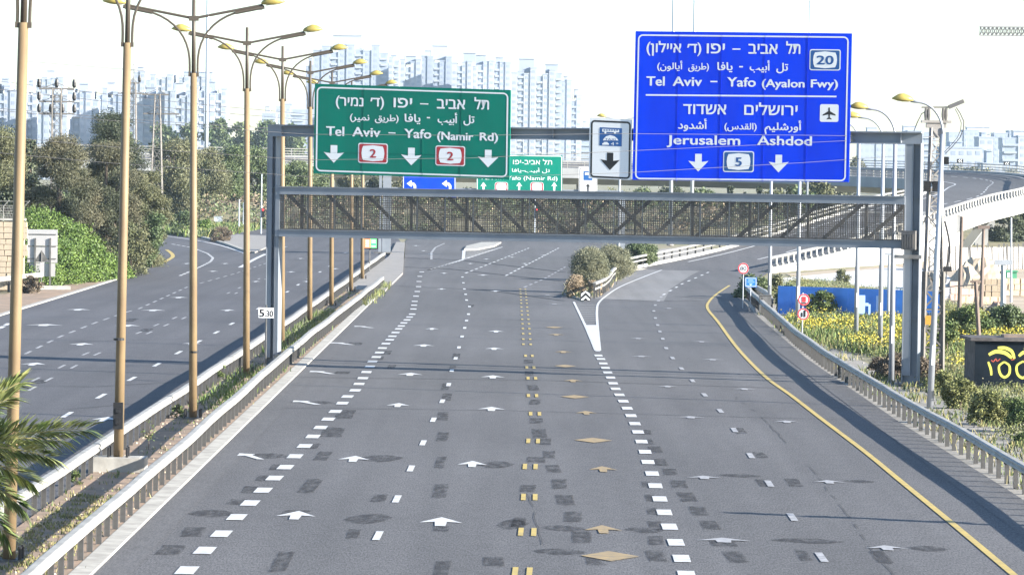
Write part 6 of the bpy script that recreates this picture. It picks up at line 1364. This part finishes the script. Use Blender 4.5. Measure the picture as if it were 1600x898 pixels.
# verge vegetation
V1 = [(16.0, 140), (30, 140), (30, 200), (27, 300), (22, 340), (17.2, 300), (17, 250), (16.4, 200)]
def grass(name, poly, n, h, mats, **kw):
    P = scatter(poly, n, patchy=kw.pop('patchy', .0)); o = tufts(name, P, h, kw.pop('k', 6), mats, **kw); o['kind'] = 'stuff'; return o
grass('verge_grass', V1, 9000, .26, [LEAF['grass'], LEAF['weed'], LEAF['weed'], LEAF['sage'], LEAF['straw']], wid=.018, spread=.25, k=8)
for kd, nn_, sd_ in (('grass', 420, 1), ('sage', 260, 2), ('weed', 300, 3), ('straw', 120, 4)):
    rg = np.random.default_rng(sd_ + 20); P = scatter(V1, nn_, rg); P[:, 2] = rg.uniform(.0, .25, len(P))
    R = np.c_[rg.uniform(.3, .95, len(P)), rg.uniform(.3, 1.1, len(P)), rg.uniform(.12, .42, len(P))]; me = leaves_mesh('verge_weeds', P, R, nn_ * 170, .085, rg, up=.6); me.materials.append(LEAF[kd]); stuff(link('verge_weeds', me))
fl = [tuple(G(*q))[:2] for q in [(1225, 520), (1300, 545), (1400, 560), (1470, 560), (1640, 540), (1640, 500), (1470, 502), (1230, 497)]]
def flowers(poly, n, h0, h1, patchy=.3, size=.045):
    rng = np.random.default_rng(3); C0 = scatter(poly, 46, rng); P = np.repeat(C0, max(1, n // 46), 0); P[:, 0] += rng.normal(0, .55, len(P)); P[:, 1] += rng.normal(0, 1.3, len(P)); P = P[in_poly(P, poly)]; N = len(P); k = 5
    Q = np.repeat(P, k, 0); Q[:, :2] += rng.normal(0, .18, (len(Q), 2)); Q[:, 2] = rng.uniform(h0, h1, len(Q))
    u = rng.normal(size=(len(Q), 3)); u /= np.linalg.norm(u, axis=1)[:, None]; v = np.cross(u, rng.normal(size=(len(Q), 3))); v /= np.linalg.norm(v, axis=1)[:, None]; u *= size; v *= size
    me = quads_mesh('yellow_flowers', np.stack([Q - u, Q + v, Q + u, Q - v], 1).reshape(-1, 3)); me.materials.append(LEAF['flower']); o = link('yellow_flowers', me); o['kind'] = 'stuff'
flowers(fl, 1300, .3, .75, .9); flowers([(18, 150), (26, 150), (28, 200), (24, 220), (19, 210)], 500, .3, .6, .9)
grass('flower_stems', fl, 2500, .45, [LEAF['weed'], LEAF['bright'], LEAF['grass']], wid=.03, spread=.2, k=7)
grass('gravel_weeds', [(13.7, 100), (16.3, 110), (16.0, 200), (14.5, 260), (13.6, 200)], 420, .25, [LEAF['weed'], LEAF['straw']], k=9, wid=.02, spread=.12, patchy=.6)
grass('gore_weeds', [(4.6, 281), (5.5, 290), (8.8, 350), (7.5, 372), (4.2, 320), (3.6, 292)], 900, .4, [LEAF['dry'], LEAF['weed'], LEAF['olive']], k=7)
MEDP = [(-11.1, 64), (-9.1, 64), (-9.1, 290), (-11.1, 290)]
def at_z(o, z): o.location.z += z; return o
for nm, poly, n, h, ml, kk in (('median_weeds', MEDP, 260, .12, ['weed', 'straw'], 7), ('median_weeds', [(-10.9, 90), (-9.3, 90), (-9.3, 112), (-10.9, 112)], 260, .08, ['straw', 'grass'], 10), ('median_weeds', [(-10.9, 150), (-9.2, 150), (-9.2, 182), (-10.9, 182)], 130, .28, ['weed', 'bright'], 9), ('median_weeds', [(-10.9, 192), (-9.2, 192), (-9.2, 250), (-10.9, 250)], 420, .3, ['weed', 'sage', 'bright'], 9), ('median_weeds', [(-9.2, 262), (-8.3, 262), (-8.2, 308), (-9.0, 308)], 70, .4, ['weed', 'grass'], 9)):
    at_z(grass(nm, poly, n, h, [LEAF[q] for q in ml], k=kk, spread=.12, wid=.018), .05)
rs = random.Random(9); b = MB()
for k in range(500):
    x, y = rs.uniform(-11.1, -9.0), rs.uniform(80, 190); s_ = rs.uniform(.02, .07); b.box((x, y, .05 + s_ * .3), (s_, s_, s_ * .8), rs.uniform(0, 3), top=.6)
o = b.build('median_stones', M_STONE); o['kind'] = 'stuff'
b = MB()
for k in range(300):
    x, y = rs.uniform(13.6, 16.5), rs.uniform(100, 220); s_ = rs.uniform(.03, .09); b.box((x, y, s_ * .3 - .01), (s_, s_, s_ * .8), rs.uniform(0, 3), top=.6)
o = b.build('verge_stones', M_CONC); o['kind'] = 'stuff'
# saplings in the median
for x, yb, h, kd, lab in ((232, 705, .95, 'weed', 'thin bare sapling in the median between the second and third lamp poles'), (277, 655, .5, 'weed', 'small green weed beside the third lamp pole'), (345, 600, .9, 'weed', 'leafy green sapling in the median before the fourth lamp pole'), (120, 760, .4, 'weed', 'green weed at the foot of the concrete plinth')):
    q = G(x, yb); px = tree('sapling', (q.x, q.y, .05), h, .22 if h > .6 else .28, .22, kd, lab, cat='plant', n=120 if x == 232 else 500, leaf=.07, base=.3 if h > .6 else .1, nclump=10, trunk_r=.015)

# ================================================================ PALM
pr_ = np.random.default_rng(8)
def frond(name, base, tip, sag, root, L_leaf=.5, n=120, width=1.0, mt=LEAF['palm']):
    base, tip = Vector(base), Vector(tip); b = MB(); pts = []
    for i in range(13):
        t = i / 12; p = base.lerp(tip, t); p.z += sag * (math.sin(t * PI * .9)); pts.append(p)
    b.tube(pts, [.03 * (1 - .85 * i / 12) for i in range(13)], 5); rach = MB(); rach.v, rach.f, rach.m = b.v, b.f, b.m
    o = rach.build('frond', LEAF['straw'], root)
    q = []
    for i in range(n):
        t = .08 + .92 * i / (n - 1); k = min(11, int(t * 12)); f = t * 12 - k; p = pts[k].lerp(pts[k + 1], f); d = (pts[k + 1] - pts[k]).normalized()
        for s in (-1, 1):
            hz_ = d.cross(Vector((0, 0, 1))).normalized(); side = (hz_ * .55 * s + hz_.cross(d) * s * .85).normalized(); up = Vector((0, 0, 0))
            ll = L_leaf * (math.sin(min(1, t * 1.25 + .15) * PI * .80) * .8 + .3) * pr_.uniform(.8, 1.15) * width
            dr = (d * (.55 + .5 * t) + side * pr_.uniform(.7, 1.25) * (1.15 - .6 * t) + Vector((pr_.uniform(-.12, .12), pr_.uniform(-.3, .3), pr_.uniform(-.12, .12)))).normalized(); e = p + dr * ll - Vector((0, 0, ll * .08)); w_ = dr.cross(Vector((pr_.uniform(-1, 1), pr_.uniform(-.4, .4), 1))).normalized() * .017
            mpt = p.lerp(e, .5) + Vector((0, 0, ll * .07)); q += [p - w_ * .6, mpt - w_ * 1.3, e, mpt + w_ * 1.3]
    me = quads_mesh('leaflets', np.array([tuple(v) for v in q])); me.materials.append(mt); lo = link('leaflets', me, None)
    lo.parent = o; lo.matrix_parent_inverse = Matrix.Translation(-Vector(root.location)) if False else Matrix.Identity(4)
    return o
Yp = 72
cr = AT(-95, 700, Yp)
root = empty('palm_tree', (cr.x, Yp, 0), 'date palm whose fronds reach in from the left edge over the nearest lamp pole', 'palm tree')
b = MB(); b.tube([(cr.x, Yp, -.2), (cr.x + .05, Yp, 2), (cr.x, Yp, cr.z - .1)], [.28, .24, .26], 12); b.build('trunk', M_TRUNK, root)
tips = [(134, 671, -.6, .06), (96, 690, .3, .10), (80, 718, -.5, .12), (28, 602, .4, .12), (14, 625, .2, .1), (44, 752, .2, .1), (30, 790, -.3, .05), (10, 835, .2, -.02), (-180, 560, 0, .3), (-260, 640, .3, .3), (-280, 740, -.5, .1), (-120, 540, 1.2, .2), (-60, 560, -1, .3), (-220, 820, .4, 0)]
for x, y, dy, sag in tips:
    t = AT(x, y, Yp + dy); frond('frond', (cr.x, Yp + dy * .15, cr.z), t, sag, root)

# traffic chevrons on the far curve
for x, y, lab in ((1500, 251.5, 'left chevron board on the far curve railing'), (1573, 256, 'right chevron board on the far curve railing')):
    Yq = 668; sg = Sign('chevron_board', lab, (x - 5, y - 3), (x + 5, y - 3), (x - 5, y + 3), Vector((0, Yq, 0)), Vector((0, -1, 0)), M_BLACK, .05, rails=False, group='chevron boards on the far curve')
    for k in (-2.6, .4): sg.shape([(x + k + 2, y - 2.6), (x + k, y), (x + k + 2, y + 2.6), (x + k + 3.2, y + 2.6), (x + k + 1.2, y), (x + k + 3.2, y - 2.6)], 'chevron', M_WHITE)
    q = AT(x, y, Yq); b = MB(); b.box((q.x, Yq + .1, q.z - 1.2), (.1, .1, 2.2)); b.build('post', M_GPOLE, sg.root)

# ================================================================ HAZE
hz = MB(); hz.box((0, 1650, 60), (1500, 3700, 124.2)); 
mh = bpy.data.materials.new('haze'); mh.use_nodes = True; t = mh.node_tree; t.nodes.remove(t.nodes['Principled BSDF'])
pv = t.nodes.new('ShaderNodeVolumePrincipled'); pv.inputs['Color'].default_value = (.62, .80, 1.0, 1); pv.inputs['Density'].default_value = HAZE_DENSITY; pv.inputs['Anisotropy'].default_value = 0.0
t.links.new(pv.outputs[0], t.nodes['Material Output'].inputs['Volume'])
o = hz.build('haze', mh); o['kind'] = 'stuff'
